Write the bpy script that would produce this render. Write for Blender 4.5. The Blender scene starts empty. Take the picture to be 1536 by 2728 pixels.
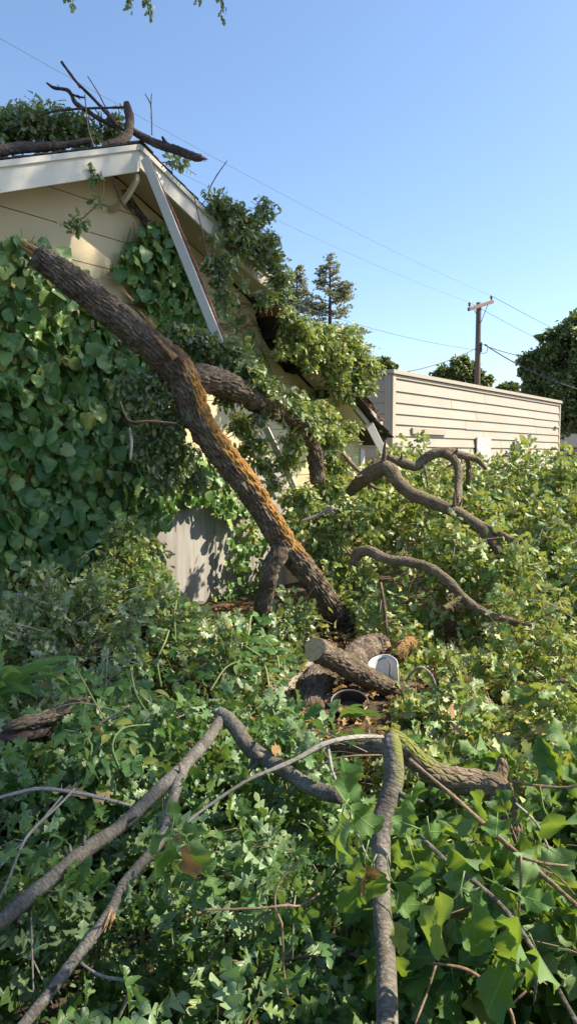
import bpy, math, random
import numpy as np
from mathutils import Vector, Matrix

# ------------------------------------------------------------------ camera
F, CX, CY = 1900.0, 768.0, 1364.0            # focal length and centre in pixels of the 1536 x 2728 photograph
PIT = math.atan(156/1900)
CAM = np.array([0.0, 0.0, 1.65])
S = bpy.context.scene
COL = S.collection
cam = bpy.data.cameras.new('camera'); camo = bpy.data.objects.new('camera', cam); COL.objects.link(camo)
cam.sensor_fit = 'VERTICAL'; cam.sensor_height = 24; cam.sensor_width = 24; cam.lens = 24*F/2728
cam.clip_start = .05; cam.clip_end = 3000
camo.location = CAM; camo.rotation_euler = (math.pi/2-PIT, 0, 0)
S.camera = camo
# ------------------------------------------------------------------ sky and sun
SUN_AZ, SUN_EL = math.radians(84), math.radians(45)
w = bpy.data.worlds.new('World'); S.world = w; w.use_nodes = True
nt = w.node_tree; bg = nt.nodes['Background']
sky = nt.nodes.new('ShaderNodeTexSky'); sky.sky_type = 'NISHITA'; sky.sun_disc = False
sky.sun_elevation = SUN_EL; sky.sun_rotation = SUN_AZ
sky.air_density = 1.1; sky.dust_density = .9; sky.ozone_density = 3.8; sky.altitude = 50
nt.links.new(sky.outputs[0], bg.inputs[0]); bg.inputs[1].default_value = .115
sl = bpy.data.lights.new('sun', 'SUN'); so = bpy.data.objects.new('sun', sl); COL.objects.link(so)
sl.energy = 5.0; sl.angle = math.radians(.53); sl.color = (1, .88, .68)
SUN = np.array([math.cos(SUN_EL)*math.sin(SUN_AZ), math.cos(SUN_EL)*math.cos(SUN_AZ), math.sin(SUN_EL)])
so.rotation_euler = Vector(SUN).to_track_quat('Z', 'Y').to_euler(); so.location = (20, 5, 25)
S.render.engine = 'CYCLES'
S.view_settings.view_transform = 'Standard'; S.view_settings.look = 'None'
S.view_settings.exposure = 1.05; S.view_settings.gamma = 1
S.render.resolution_x, S.render.resolution_y = 576, 1024

# ------------------------------------------------------------------ small maths
R0 = np.random.default_rng(7)
random.seed(7)
def P(px, py, d):
    u = (px-CX)/F; v = (CY-py)/F; c, s = math.cos(PIT), math.sin(PIT)
    D = np.array([u, c+v*s, -s+v*c])
    return CAM + D*(d/D[1])
def on_plane(px, py, p0, n):
    a = P(px, py, 1.0)-CAM
    return CAM + a*(np.dot(np.array(p0)-CAM, n)/np.dot(a, n))
def project(p):
    q = np.atleast_2d(p)-CAM; c, s = math.cos(PIT), math.sin(PIT)
    z = q[:, 1]*c - q[:, 2]*s; v = q[:, 1]*s + q[:, 2]*c
    z = np.where(z < .05, .05, z)
    return CX+F*q[:, 0]/z, CY-F*v/z, z
def norm(a): return a/np.maximum(np.linalg.norm(a, axis=-1, keepdims=True), 1e-9)
def hash3(i, j, k, seed=0):
    h = (i.astype(np.int64)*374761393 + j.astype(np.int64)*668265263 + k.astype(np.int64)*2147483647 + seed*974634777) & 0xffffffff
    h = ((h ^ (h >> 13))*1274126177) & 0xffffffff
    h = (h ^ (h >> 16)) & 0xffffffff
    return h/4294967295.0
def noise(p, seed=0):
    p = np.asarray(p, float); i = np.floor(p).astype(np.int64); f = p-i; f = f*f*(3-2*f)
    r = 0
    for a in (0, 1):
        for b in (0, 1):
            for c in (0, 1):
                wgt = (f[..., 0] if a else 1-f[..., 0])*(f[..., 1] if b else 1-f[..., 1])*(f[..., 2] if c else 1-f[..., 2])
                r = r + wgt*hash3(i[..., 0]+a, i[..., 1]+b, i[..., 2]+c, seed)
    return r*2-1
def fbm(p, o=3, seed=0):
    r = 0; a = .5
    for k in range(o): r = r + a*noise(np.asarray(p)*2**k, seed+k); a *= .5
    return r
def plates(a, b, na, seed):
    """furrowed bark: distance between the two nearest cell points, periodic round the stem"""
    ia = np.floor(a).astype(np.int64); ib = np.floor(b).astype(np.int64)
    f1 = np.full(a.shape, 9.0); f2 = np.full(a.shape, 9.0)
    z = np.zeros_like(ia)
    for da in (-1, 0, 1):
        for db in (-1, 0, 1):
            ca = ia+da; cb = ib+db; m = np.mod(ca, na)
            x = ca+.15+.7*hash3(m, cb, z, seed); y = cb+.15+.7*hash3(m, cb, z+1, seed)
            d = np.hypot(a-x, b-y)
            f2 = np.minimum(f2, np.maximum(d, f1)); f1 = np.minimum(f1, d)
    return np.clip((f2-f1)/.62, 0, 1)**.8

# ------------------------------------------------------------------ objects
def base(o, p):
    if p is not None: o.parent = p
def ploc(p):
    """world location of a parent (parents are only translated)"""
    l = np.zeros(3)
    while p is not None:
        l = l+np.array(p.location); p = p.parent
    return l
def npmesh(name, V, Fs, mat, parent=None, smooth=False, attrs=None, uv=None, data_only=False):
    V = np.asarray(V, float); off = ploc(parent) if not data_only else np.zeros(3)
    me = bpy.data.meshes.new(name)
    if not isinstance(Fs, np.ndarray):
        me.from_pydata((V-off).tolist(), [], [list(f) for f in Fs])
        nl = len(me.loops)
    else:
        n, k = Fs.shape
        me.vertices.add(len(V)); me.vertices.foreach_set('co', (V-off).astype(np.float32).ravel())
        me.loops.add(n*k); me.loops.foreach_set('vertex_index', Fs.astype(np.int32).ravel())
        me.polygons.add(n); me.polygons.foreach_set('loop_start', np.arange(0, n*k, k, dtype=np.int32))
        me.update(calc_edges=True)
    me.polygons.foreach_set('use_smooth', np.full(len(me.polygons), smooth, dtype=bool))
    if uv is not None:
        l = me.uv_layers.new(name='UVMap'); idx = np.empty(len(me.loops), np.int32); me.loops.foreach_get('vertex_index', idx)
        l.data.foreach_set('uv', np.asarray(uv, np.float32)[idx].ravel())
    for k, a in (attrs or {}).items():
        at = me.attributes.new(k, 'FLOAT', 'POINT'); at.data.foreach_set('value', np.asarray(a, np.float32))
    if mat is not None: me.materials.append(mat)
    if data_only: return me
    o = bpy.data.objects.new(name, me); COL.objects.link(o); base(o, parent)
    return o
def tag(o, label, cat, group=None, kind=None):
    if label: o['label'] = label
    if cat: o['category'] = cat
    if group: o['group'] = group
    if kind: o['kind'] = kind
    return o
def thing(name, label, cat, loc, group=None):
    o = bpy.data.objects.new(name, None); COL.objects.link(o); o.location = [float(x) for x in loc]; o.empty_display_size = .1
    return tag(o, label, cat, group)
def boxvf(c, ax, ay, az, hx, hy, hz):
    c = np.array(c, float); V = []
    for k in (-1, 1):
        for j in (-1, 1):
            for i in (-1, 1): V.append(c+i*hx*ax+j*hy*ay+k*hz*az)
    return V, [(0, 2, 3, 1), (4, 5, 7, 6), (0, 1, 5, 4), (2, 6, 7, 3), (0, 4, 6, 2), (1, 3, 7, 5)]
def prism(poly, d):
    """polygon (world points) pushed along vector d"""
    poly = [np.array(p, float) for p in poly]; n = len(poly); d = np.array(d, float)
    V = poly+[p+d for p in poly]
    return V, [tuple(range(n))[::-1], tuple(range(n, 2*n))]+[(i, (i+1) % n, n+(i+1) % n, n+i) for i in range(n)]
def join(parts):
    V = []; Fs = []
    for v, f in parts:
        o = len(V); V += list(v); Fs += [tuple(i+o for i in t) for t in f]
    return V, Fs
def bevel(o, wd=.004, seg=1):
    m = o.modifiers.new('b', 'BEVEL'); m.width = wd; m.segments = seg; m.limit_method = 'ANGLE'; return o
def resample(pts, rad, step):
    pts = np.asarray(pts, float); rad = np.asarray(rad, float); n = len(pts)
    if n == 2:
        L = np.linalg.norm(pts[1]-pts[0]); k = max(2, int(L/step)+1); t = np.linspace(0, 1, k)[:, None]
        return pts[0]*(1-t)+pts[1]*t, rad[0]*(1-t[:, 0])+rad[1]*t[:, 0]
    E = np.vstack([2*pts[0]-pts[1], pts, 2*pts[-1]-pts[-2]]); out = []; ro = []
    for i in range(n-1):
        a, b, c, d = E[i:i+4]; L = np.linalg.norm(c-b); k = max(1, int(math.ceil(L/step)))
        for t in np.arange(k)/k:
            out.append(.5*((2*b)+(c-a)*t+(2*a-5*b+4*c-d)*t*t+(3*b-a-3*c+d)*t**3)); ro.append(rad[i]*(1-t)+rad[i+1]*t)
    out.append(pts[-1]); ro.append(rad[-1])
    return np.array(out), np.array(ro)
def tube(pts, rad, seg=10, step=.05, bark=None, lump=.05, seed=0, lich=None, moss=None, cap=True):
    C, r = resample(pts, rad, step); n = len(C)
    T = norm(np.gradient(C, axis=0)); up = np.array([0, 0, 1.0]) if abs(T[0][2]) < .9 else np.array([1.0, 0, 0])
    N = np.zeros_like(C); N[0] = norm(np.cross(T[0], up))
    for i in range(1, n):
        v = N[i-1]-T[i]*np.dot(N[i-1], T[i]); N[i] = norm(v)
    B = np.cross(T, N); th = np.arange(seg+1)/seg*2*math.pi
    L = np.concatenate([[0], np.cumsum(np.linalg.norm(np.diff(C, axis=0), axis=1))])
    D = N[:, None, :]*np.cos(th)[None, :, None]+B[:, None, :]*np.sin(th)[None, :, None]
    rr = np.repeat(r[:, None], seg+1, 1); pos = C[:, None, :]+D*rr[..., None]
    rm = r.mean(); q = pos/max(rm*3, .02)
    rr = rr*(1+lump*2*fbm(q, 4, seed))
    if bark:
        wu, wv, amp = bark; na = max(4, int(round(2*math.pi*rm/wu)))
        a = np.repeat((th/(2*math.pi)*na)[None, :], n, 0)+.25*noise(pos*14, seed+3); b = np.repeat((L/wv)[:, None], seg+1, 1)+.5*noise(pos*9, seed+5)
        a[:, -1] = a[:, 0]+na; b[:, -1] = b[:, 0]
        rr = rr+amp*(plates(a, b, na, seed)-.6)+amp*.35*noise(pos*70, seed+9)
    rr[:, -1] = rr[:, 0]
    V = (C[:, None, :]+D*rr[..., None]).reshape(-1, 3)
    uv = np.stack([np.repeat((th/(2*math.pi))[None, :]*2*math.pi*rm, n, 0), np.repeat(L[:, None], seg+1, 1)], -1).reshape(-1, 2)
    i = np.arange(n-1)[:, None]*(seg+1)+np.arange(seg)[None, :]; i = i.ravel()
    Q = np.stack([i, i+1, i+seg+2, i+seg+1], -1)
    at = {}
    if lich is not None or moss is not None:
        fr = np.repeat((L/L[-1])[:, None], seg+1, 1)
        if lich: at['lichen'] = lich(fr, D, pos).ravel()
        if moss: at['moss'] = moss(fr, D, pos).ravel()
    if cap:
        o = len(V); V = np.vstack([V, C[0], C[-1]]); uv = np.vstack([uv, [0, 0], [0, L[-1]]])
        k = np.arange(seg); c0 = np.stack([k+1, k, np.full(seg, o), np.full(seg, o)], -1)
        e = (n-1)*(seg+1); c1 = np.stack([e+k, e+k+1, np.full(seg, o+1), np.full(seg, o+1)], -1)
        for kk in at: at[kk] = np.concatenate([at[kk], [0, 0]])
        faces = [tuple(x) for x in Q]+[tuple(x[:3]) for x in c0]+[tuple(x[:3]) for x in c1]
        return V, faces, uv, at
    return V, Q, uv, at
def tubes_obj(name, lst, mat, parent=None, **kw):
    """several stems that are one part (a twig and its side twigs)"""
    V = []; Fs = []; U = []; o = 0
    for pts, rad in lst:
        v, f, u, a = tube(pts, rad, **kw); V.append(v); U.append(u); Fs += [tuple(i+o for i in t) for t in f]; o += len(v)
    return npmesh(name, np.vstack(V), Fs, mat, parent, True, uv=np.vstack(U))
def pix(lst, d0=None, d1=None):
    """(px, py, width_px[, depth]) -> points, radii; depths run from d0 to d1 if not given"""
    n = len(lst); pts = []; rad = []
    for i, t in enumerate(lst):
        d = t[3] if len(t) > 3 else d0+(d1-d0)*i/max(1, n-1)
        pts.append(P(t[0], t[1], d)); rad.append(t[2]/2*d/F)
    return np.array(pts), np.array(rad)

# ------------------------------------------------------------------ materials
def newmat(name):
    m = bpy.data.materials.new(name); m.use_nodes = True; n = m.node_tree; n.nodes.clear()
    out = n.nodes.new('ShaderNodeOutputMaterial'); b = n.nodes.new('ShaderNodeBsdfPrincipled'); n.links.new(b.outputs[0], out.inputs[0])
    return m, n, b, out
def nd(n, t, **kw):
    x = n.nodes.new(t)
    for k, v in kw.items(): setattr(x, k, v)
    return x
def mixc(n, fac, a, b):
    x = nd(n, 'ShaderNodeMix', data_type='RGBA')
    for s, v in ((x.inputs[0], fac), (x.inputs[6], a), (x.inputs[7], b)):
        if hasattr(v, 'is_output'): n.links.new(v, s)
        elif isinstance(v, tuple): s.default_value = v if len(v) == 4 else v+(1,)
        else: s.default_value = v
    return x.outputs[2]
def math_(n, op, a, b=0.0, c=0.0, clamp=False):
    x = nd(n, 'ShaderNodeMath', operation=op, use_clamp=clamp)
    for s, v in zip(x.inputs, (a, b, c)):
        if hasattr(v, 'is_output'): n.links.new(v, s)
        else: s.default_value = v
    return x.outputs[0]
def ramp(n, fac, stops):
    x = nd(n, 'ShaderNodeValToRGB'); e = x.color_ramp.elements
    while len(e) < len(stops): e.new(.5)
    for q, (p, c) in zip(e, stops): q.position = p; q.color = c if len(c) == 4 else c+(1,)
    n.links.new(fac, x.inputs[0]); return x.outputs[0]
def noi(n, vec, sc, det=4, rough=.55):
    x = nd(n, 'ShaderNodeTexNoise'); x.inputs['Scale'].default_value = sc; x.inputs['Detail'].default_value = det; x.inputs['Roughness'].default_value = rough
    if vec is not None: n.links.new(vec, x.inputs['Vector'])
    return x.outputs[0]
def mapped(n, src, scale):
    x = nd(n, 'ShaderNodeMapping'); x.inputs['Scale'].default_value = scale; n.links.new(src, x.inputs[0]); return x.outputs[0]
def bump(n, b, h, dist, st=1.0):
    x = nd(n, 'ShaderNodeBump'); x.inputs['Strength'].default_value = st; x.inputs['Distance'].default_value = dist
    n.links.new(h, x.inputs['Height']); n.links.new(x.outputs[0], b.inputs['Normal'])
def mat_leaf(name, cols, under, trans, tcol, rough=.42, spec=.5, vein=None):
    m, n, b, out = newmat(name)
    at = nd(n, 'ShaderNodeAttribute', attribute_name='rnd').outputs['Fac']; oi = nd(n, 'ShaderNodeObjectInfo').outputs['Random']
    r = math_(n, 'FRACT', math_(n, 'ADD', at, oi))
    c = ramp(n, r, cols)
    geo = nd(n, 'ShaderNodeNewGeometry')
    nz = noi(n, geo.outputs['Position'], 60, 2); c = mixc(n, math_(n, 'MULTIPLY', nz, .35), c, tuple(x*.55 for x in cols[0][1]))
    if vein:
        uv = nd(n, 'ShaderNodeUVMap').outputs[0]; sx = nd(n, 'ShaderNodeSeparateXYZ'); n.links.new(uv, sx.inputs[0])
        ax = math_(n, 'ABSOLUTE', sx.outputs[0]); rib = math_(n, 'SUBTRACT', 1, math_(n, 'MULTIPLY', ax, 55), clamp=True)
        vy = math_(n, 'PINGPONG', math_(n, 'MULTIPLY', math_(n, 'SUBTRACT', sx.outputs[1], math_(n, 'MULTIPLY', ax, .9)), 6.5), .5)
        side = math_(n, 'MULTIPLY', math_(n, 'SUBTRACT', 1, math_(n, 'MULTIPLY', vy, 12), clamp=True), .5)
        c = mixc(n, math_(n, 'MAXIMUM', rib, side, clamp=True), c, vein)
        bump(n, b, math_(n, 'MAXIMUM', rib, side), .002, .6)
    cu = mixc(n, geo.outputs['Backfacing'], c, mixc(n, .75, c, under))
    n.links.new(cu, b.inputs['Base Color']); b.inputs['Roughness'].default_value = rough; b.inputs['Specular IOR Level'].default_value = spec
    tr = nd(n, 'ShaderNodeBsdfTranslucent'); n.links.new(mixc(n, .6, c, tcol), tr.inputs[0])
    mx = nd(n, 'ShaderNodeMixShader'); mx.inputs[0].default_value = trans
    n.links.new(b.outputs[0], mx.inputs[1]); n.links.new(tr.outputs[0], mx.inputs[2]); n.links.new(mx.outputs[0], out.inputs[0])
    return m
M = {}
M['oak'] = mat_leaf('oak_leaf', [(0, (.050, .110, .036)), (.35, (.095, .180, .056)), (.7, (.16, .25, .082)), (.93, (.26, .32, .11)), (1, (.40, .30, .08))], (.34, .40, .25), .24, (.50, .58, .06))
M['sunlit_wilt'] = mat_leaf('sunlit_wilting_oak_leaf', [(0, (.060, .155, .030)), (.3, (.115, .235, .045)), (.6, (.21, .33, .070)), (.88, (.37, .43, .13)), (1, (.46, .32, .09))], (.42, .47, .24), .27, (.60, .62, .08), rough=.48)  # wilted tone with sunlight painted into the colour, brighter and yellower than oak
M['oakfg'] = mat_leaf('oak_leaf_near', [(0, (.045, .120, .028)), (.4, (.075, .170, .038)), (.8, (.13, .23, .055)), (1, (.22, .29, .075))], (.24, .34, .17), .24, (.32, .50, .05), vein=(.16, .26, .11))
M['bigoak'] = mat_leaf('broad_oak_leaf', [(0, (.045, .12, .026)), (.5, (.075, .17, .036)), (.9, (.12, .23, .05)), (1, (.26, .27, .06))], (.18, .28, .11), .33, (.42, .58, .04), rough=.55, spec=.35, vein=(.18, .28, .08))
M['ivy'] = mat_leaf('ivy_leaf', [(0, (.050, .150, .042)), (.35, (.110, .240, .062)), (.75, (.20, .33, .080)), (.93, (.34, .44, .12)), (1, (.46, .40, .09))], (.22, .34, .15), .24, (.28, .48, .06), rough=.38, vein=(.14, .25, .13))
M['shrub'] = mat_leaf('shrub_leaf', [(0, (.05, .13, .03)), (.6, (.08, .19, .04)), (.9, (.15, .26, .05)), (1, (.35, .33, .05))], (.15, .24, .10), .3, (.30, .45, .04), rough=.35, vein=(.14, .24, .08))
M['strap'] = mat_leaf('strap_leaf', [(0, (.09, .20, .06)), (.6, (.15, .30, .08)), (1, (.30, .44, .10))], (.12, .22, .08), .28, (.30, .45, .05), rough=.4)
M['far'] = mat_leaf('far_oak_leaf', [(0, (.085, .135, .042)), (.5, (.17, .22, .068)), (1, (.29, .31, .095))], (.10, .14, .06), .25, (.24, .32, .05), rough=.5)
M['needle'] = mat_leaf('conifer_foliage', [(0, (.13, .16, .10)), (.5, (.19, .21, .13)), (1, (.29, .28, .16))], (.18, .20, .13), .35, (.40, .40, .22), rough=.6)
M['dead'] = mat_leaf('dead_leaf', [(0, (.20, .11, .045)), (.5, (.32, .19, .08)), (1, (.45, .32, .15))], (.35, .24, .12), .2, (.5, .3, .08), rough=.7, spec=.2)
def mat_bark(name, c1, c2, c3, wu=.025, wv=.07, bd=.006, lichen=(.27, .14, .035), moss=(.115, .125, .030), rough=.9, vw=.7):
    m, n, b, out = newmat(name)
    uv = nd(n, 'ShaderNodeUVMap').outputs[0]; g = nd(n, 'ShaderNodeNewGeometry').outputs['Position']
    nz = noi(n, g, 9, 5); n2 = noi(n, g, 45, 4); n3 = noi(n, g, 3.2, 3)
    c = ramp(n, nz, [(.3, c1), (.5, c2), (.72, c3)])
    c = mixc(n, math_(n, 'MULTIPLY', ramp(n, n2, [(.5, (0, 0, 0)), (.7, (1, 1, 1))]), .35), c, c3)
    st = noi(n, mapped(n, uv, (1.6/wu, 1.6/wv, 1)), 1, 4, .6); c = mixc(n, math_(n, 'MULTIPLY', ramp(n, st, [(.42, (1, 1, 1)), (.58, (0, 0, 0))]), .6), c, tuple(x*.7 for x in c1))
    L = nd(n, 'ShaderNodeAttribute', attribute_name='lichen').outputs['Fac']; Mo = nd(n, 'ShaderNodeAttribute', attribute_name='moss').outputs['Fac']
    nl = math_(n, 'ADD', math_(n, 'MULTIPLY', noi(n, g, 16, 5, .7), .6), math_(n, 'MULTIPLY', n3, .4))
    lm = math_(n, 'MULTIPLY', math_(n, 'SUBTRACT', math_(n, 'ADD', L, nl), 1.0), 7, clamp=True)
    c = mixc(n, math_(n, 'MULTIPLY', lm, .85), c, mixc(n, n2, lichen, tuple(min(1, x*1.5) for x in lichen)))
    gl = math_(n, 'MULTIPLY', math_(n, 'SUBTRACT', noi(n, g, 22, 4, .7), .62), 9, clamp=True)
    c = mixc(n, math_(n, 'MULTIPLY', gl, .65), c, (.42, .43, .38))
    mm = math_(n, 'MULTIPLY', math_(n, 'SUBTRACT', math_(n, 'ADD', Mo, nl), 1.0), 6, clamp=True)
    c = mixc(n, mm, c, mixc(n, n2, moss, tuple(x*1.7 for x in moss)))
    n.links.new(c, b.inputs['Base Color']); b.inputs['Roughness'].default_value = rough; b.inputs['Specular IOR Level'].default_value = .25
    vo = nd(n, 'ShaderNodeTexVoronoi', feature='DISTANCE_TO_EDGE'); vo.inputs['Scale'].default_value = 1
    wp = nd(n, 'ShaderNodeVectorMath', operation='ADD'); n.links.new(mapped(n, uv, (1/wu, 1/wv, 1)), wp.inputs[0])
    nn = nd(n, 'ShaderNodeTexNoise'); nn.inputs['Scale'].default_value = 25; n.links.new(g, nn.inputs['Vector']); n.links.new(nn.outputs[1], wp.inputs[1]); n.links.new(wp.outputs[0], vo.inputs['Vector'])
    h = math_(n, 'ADD', math_(n, 'MULTIPLY', math_(n, 'MULTIPLY', vo.outputs['Distance'], 4, clamp=True), vw), math_(n, 'MULTIPLY', n2, 1.2-vw))
    bump(n, b, h, bd, 1)
    return m
M['bark'] = mat_bark('furrowed_bark', (.066, .047, .033), (.155, .116, .082), (.29, .245, .19), .018, .07, .006)
M['bark2'] = mat_bark('limb_bark', (.12, .09, .06), (.21, .16, .105), (.30, .25, .18), .016, .04, .007)
M['barkgrey'] = mat_bark('smooth_grey_bark', (.075, .066, .055), (.15, .135, .112), (.27, .25, .215), .03, .012, .008, rough=.8, vw=.12)
M['barkdark'] = mat_bark('dark_dead_bark', (.05, .038, .033), (.09, .07, .06), (.16, .13, .11), .02, .05, .004)
M['twig'] = mat_bark('brown_twig', (.16, .10, .06), (.24, .16, .10), (.32, .24, .16), .01, .02, .0008, rough=.7)
M['twiggrey'] = mat_bark('pale_twig', (.22, .19, .16), (.30, .27, .23), (.38, .35, .30), .01, .02, .0006, rough=.7)
M['greenstem'] = mat_bark('green_stem', (.14, .20, .06), (.20, .26, .09), (.26, .32, .12), .01, .02, .0003, rough=.6)
def mat_wood(name, c1, c2, sc=(40, 40, 4), rough=.75, bd=.002):
    m, n, b, out = newmat(name); o = nd(n, 'ShaderNodeTexCoord').outputs['Object']
    nz = noi(n, mapped(n, o, sc), 1, 5); c = ramp(n, nz, [(.3, c1), (.7, c2)])
    n.links.new(c, b.inputs['Base Color']); b.inputs['Roughness'].default_value = rough; bump(n, b, nz, bd); return m
M['splinter'] = mat_wood('raw_splintered_wood', (.34, .16, .06), (.62, .38, .18), (60, 60, 60))
M['redsplit'] = mat_wood('red_brown_heartwood', (.13, .045, .02), (.30, .12, .06), (60, 60, 60))
def mat_paint(name, c, dirt, amt=.35, rough=.55, chips=0.0, chipc=(.3, .24, .18), streak=(8, 8, 1.2)):
    m, n, b, out = newmat(name); g = nd(n, 'ShaderNodeNewGeometry').outputs['Position']
    a = noi(n, mapped(n, g, streak), 1, 6, .65); k = noi(n, g, 2.1, 3)
    f = math_(n, 'MULTIPLY', ramp(n, math_(n, 'ADD', math_(n, 'MULTIPLY', a, .6), math_(n, 'MULTIPLY', k, .4)), [(.42, (0, 0, 0)), (.75, (1, 1, 1))]), amt)
    cc = mixc(n, f, c, dirt)
    oi = nd(n, 'ShaderNodeObjectInfo').outputs['Random']
    cc = mixc(n, math_(n, 'MULTIPLY', oi, .30), cc, tuple(x*.72 for x in c))
    fine = noi(n, g, 70, 3)
    if chips:
        ch = noi(n, mapped(n, g, (9, 9, 38)), 1, 6, .75); cm = math_(n, 'MULTIPLY', math_(n, 'SUBTRACT', ch, 1-chips), 30, clamp=True)
        cc = mixc(n, cm, cc, chipc); fine = math_(n, 'SUBTRACT', fine, cm)
    n.links.new(cc, b.inputs['Base Color']); b.inputs['Roughness'].default_value = rough; bump(n, b, fine, .0015, .6); return m
M['cream'] = mat_paint('cream_wall_paint', (.62, .52, .32), (.42, .32, .17), .30, chips=.30, streak=(3, 3, 1))
M['fascia'] = mat_paint('off_white_trim_paint', (.64, .61, .52), (.45, .42, .34), .35, chips=.32)
M['soffit'] = mat_paint('soffit_paint', (.60, .53, .41), (.38, .31, .22), .3, rough=.7)
M['shed'] = mat_paint('pale_beige_shed_paint', (.425, .38, .315), (.30, .255, .19), .55, rough=.7, chips=.345, chipc=(.40, .35, .28), streak=(1.2, 1.2, 9))
M['shedtrim'] = mat_paint('shed_trim_paint', (.45, .40, .32), (.32, .26, .18), .4, rough=.7, chips=.36, chipc=(.42, .33, .24))
M['white'] = mat_paint('flaking_white_paint', (.60, .58, .55), (.5, .48, .44), .4, chips=.44, chipc=(.35, .32, .28), streak=(30, 30, 1.5))
M['plastic'] = mat_paint('white_plastic', (.62, .62, .61), (.6, .58, .52), .25, rough=.35)
def simple(name, c, rough=.6, c2=None, sc=20, metal=0, bd=0):
    m, n, b, out = newmat(name); g = nd(n, 'ShaderNodeNewGeometry').outputs['Position']; z = noi(n, g, sc, 5)
    n.links.new(mixc(n, z, c, c2 or tuple(x*.6 for x in c)), b.inputs['Base Color']); b.inputs['Roughness'].default_value = rough; b.inputs['Metallic'].default_value = metal
    if bd: bump(n, b, z, bd)
    return m
M['shingle'] = simple('dark_shingle', (.06, .052, .05), .95, (.03, .028, .03), 60, bd=.004)
M['deck'] = simple('dark_roof_deck', (.05, .04, .035), .9, (.03, .025, .02), 12)
M['black'] = simple('black_plastic', (.018, .019, .021), .4, (.03, .03, .032), 15)
M['soil'] = simple('potting_soil', (.06, .042, .03), 1, (.10, .07, .05), 90, bd=.006)
M['brick'] = simple('red_brick', (.42, .12, .07), .9, (.30, .10, .06), 30, bd=.003)
M['pole'] = mat_wood('weathered_pole_wood', (.11, .07, .05), (.22, .15, .11), (30, 30, 1.2))
M['metal'] = simple('dull_grey_metal', (.16, .16, .17), .5, (.10, .10, .10), 20, .4)
M['wire'] = simple('dark_wire', (.10, .10, .11), .6)
M['stucco'] = simple('pale_far_wall', (.42, .38, .33), .8)
M['farroof'] = simple('far_dark_roof', (.05, .052, .055), .9)
def mat_ply():
    m, n, b, out = newmat('weathered_plywood'); g = nd(n, 'ShaderNodeNewGeometry').outputs['Position']
    a = noi(n, mapped(n, g, (14, 14, .9)), 1, 7, .7); k = noi(n, mapped(n, g, (3, 3, .8)), 1, 4)
    c = ramp(n, a, [(.28, (.21, .195, .18)), (.5, (.35, .335, .315)), (.7, (.46, .445, .42))])
    c = mixc(n, ramp(n, k, [(.5, (0, 0, 0)), (.75, (.6, .6, .6))]), c, (.19, .155, .13)); n.links.new(c, b.inputs['Base Color'])
    b.inputs['Roughness'].default_value = .9; bump(n, b, a, .003); return m
M['ply'] = mat_ply()
def mat_ground():
    m, n, b, out = newmat('soil_and_leaf_litter'); g = nd(n, 'ShaderNodeNewGeometry').outputs['Position']
    a = noi(n, g, 3, 8, .65); k = noi(n, g, 55, 5, .7)
    c = ramp(n, a, [(.3, (.045, .033, .022)), (.55, (.085, .062, .04)), (.75, (.13, .10, .062))])
    c = mixc(n, ramp(n, k, [(.55, (0, 0, 0)), (.7, (.8, .8, .8))]), c, (.19, .135, .075)); n.links.new(c, b.inputs['Base Color'])
    b.inputs['Roughness'].default_value = 1; bump(n, b, math_(n, 'ADD', a, k), .02); return m
M['ground'] = mat_ground()
def mat_conc():
    m, n, b, out = newmat('old_concrete'); g = nd(n, 'ShaderNodeNewGeometry').outputs['Position']
    a = noi(n, g, 6, 8, .65); k = noi(n, g, 120, 3)
    c = ramp(n, a, [(.3, (.22, .185, .155)), (.7, (.40, .355, .31))]); n.links.new(c, b.inputs['Base Color']); b.inputs['Roughness'].default_value = .95; bump(n, b, k, .003); return m
M['conc'] = mat_conc()
def mat_cut():
    m, n, b, out = newmat('sawn_end_grain'); uv = nd(n, 'ShaderNodeUVMap').outputs[0]
    wv = nd(n, 'ShaderNodeTexWave', wave_type='RINGS', rings_direction='SPHERICAL'); wv.inputs['Scale'].default_value = 7; wv.inputs['Distortion'].default_value = 3; wv.inputs['Detail'].default_value = 3
    n.links.new(uv, wv.inputs['Vector']); nz = noi(n, uv, 3, 5)
    c = mixc(n, wv.outputs['Fac'], (.60, .42, .20), (.78, .60, .34)); c = mixc(n, math_(n, 'MULTIPLY', ramp(n, nz, [(.45, (0, 0, 0)), (.65, (1, 1, 1))]), .6), c, (.36, .20, .09))
    n.links.new(c, b.inputs['Base Color']); b.inputs['Roughness'].default_value = .85; bump(n, b, wv.outputs['Fac'], .002); return m
M['cut'] = mat_cut()

# ------------------------------------------------------------------ the setting
UP = np.array([0, 0, 1.0])
def ground():
    a = np.concatenate([-np.geomspace(900, 8, 14), np.arange(-7, 8, .35), np.geomspace(8, 900, 14)])
    b = np.concatenate([-np.geomspace(300, 3, 8), np.arange(-2.5, 13, .35), np.geomspace(13.2, 1800, 16)])
    X, Y = np.meshgrid(a, b); near = np.exp(-((X/6)**2+((Y-5)/6)**2))
    Z = .05*fbm(np.stack([X*.8, Y*.8, X*0], -1), 3, 3)*near - .02
    V = np.stack([X, Y, Z], -1).reshape(-1, 3); nx = len(a); i = (np.arange(len(b)-1)[:, None]*nx+np.arange(nx-1)[None]).ravel()
    o = npmesh('ground', V, np.stack([i, i+1, i+nx+1, i+nx], -1), M['ground'], None, True); o['kind'] = 'structure'
ground()
poly = [P(735, 1850, 4.5), P(880, 1840, 4.6), P(880, 1740, 5.7), P(790, 1735, 5.8), P(700, 1775, 5.3)]
poly = [np.array([p[0], p[1], .0]) for p in poly]
o = npmesh('concrete_path', *prism([p+[0, 0, -.05] for p in poly], (0, 0, .085)), M['conc']); o['kind'] = 'structure'

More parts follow.
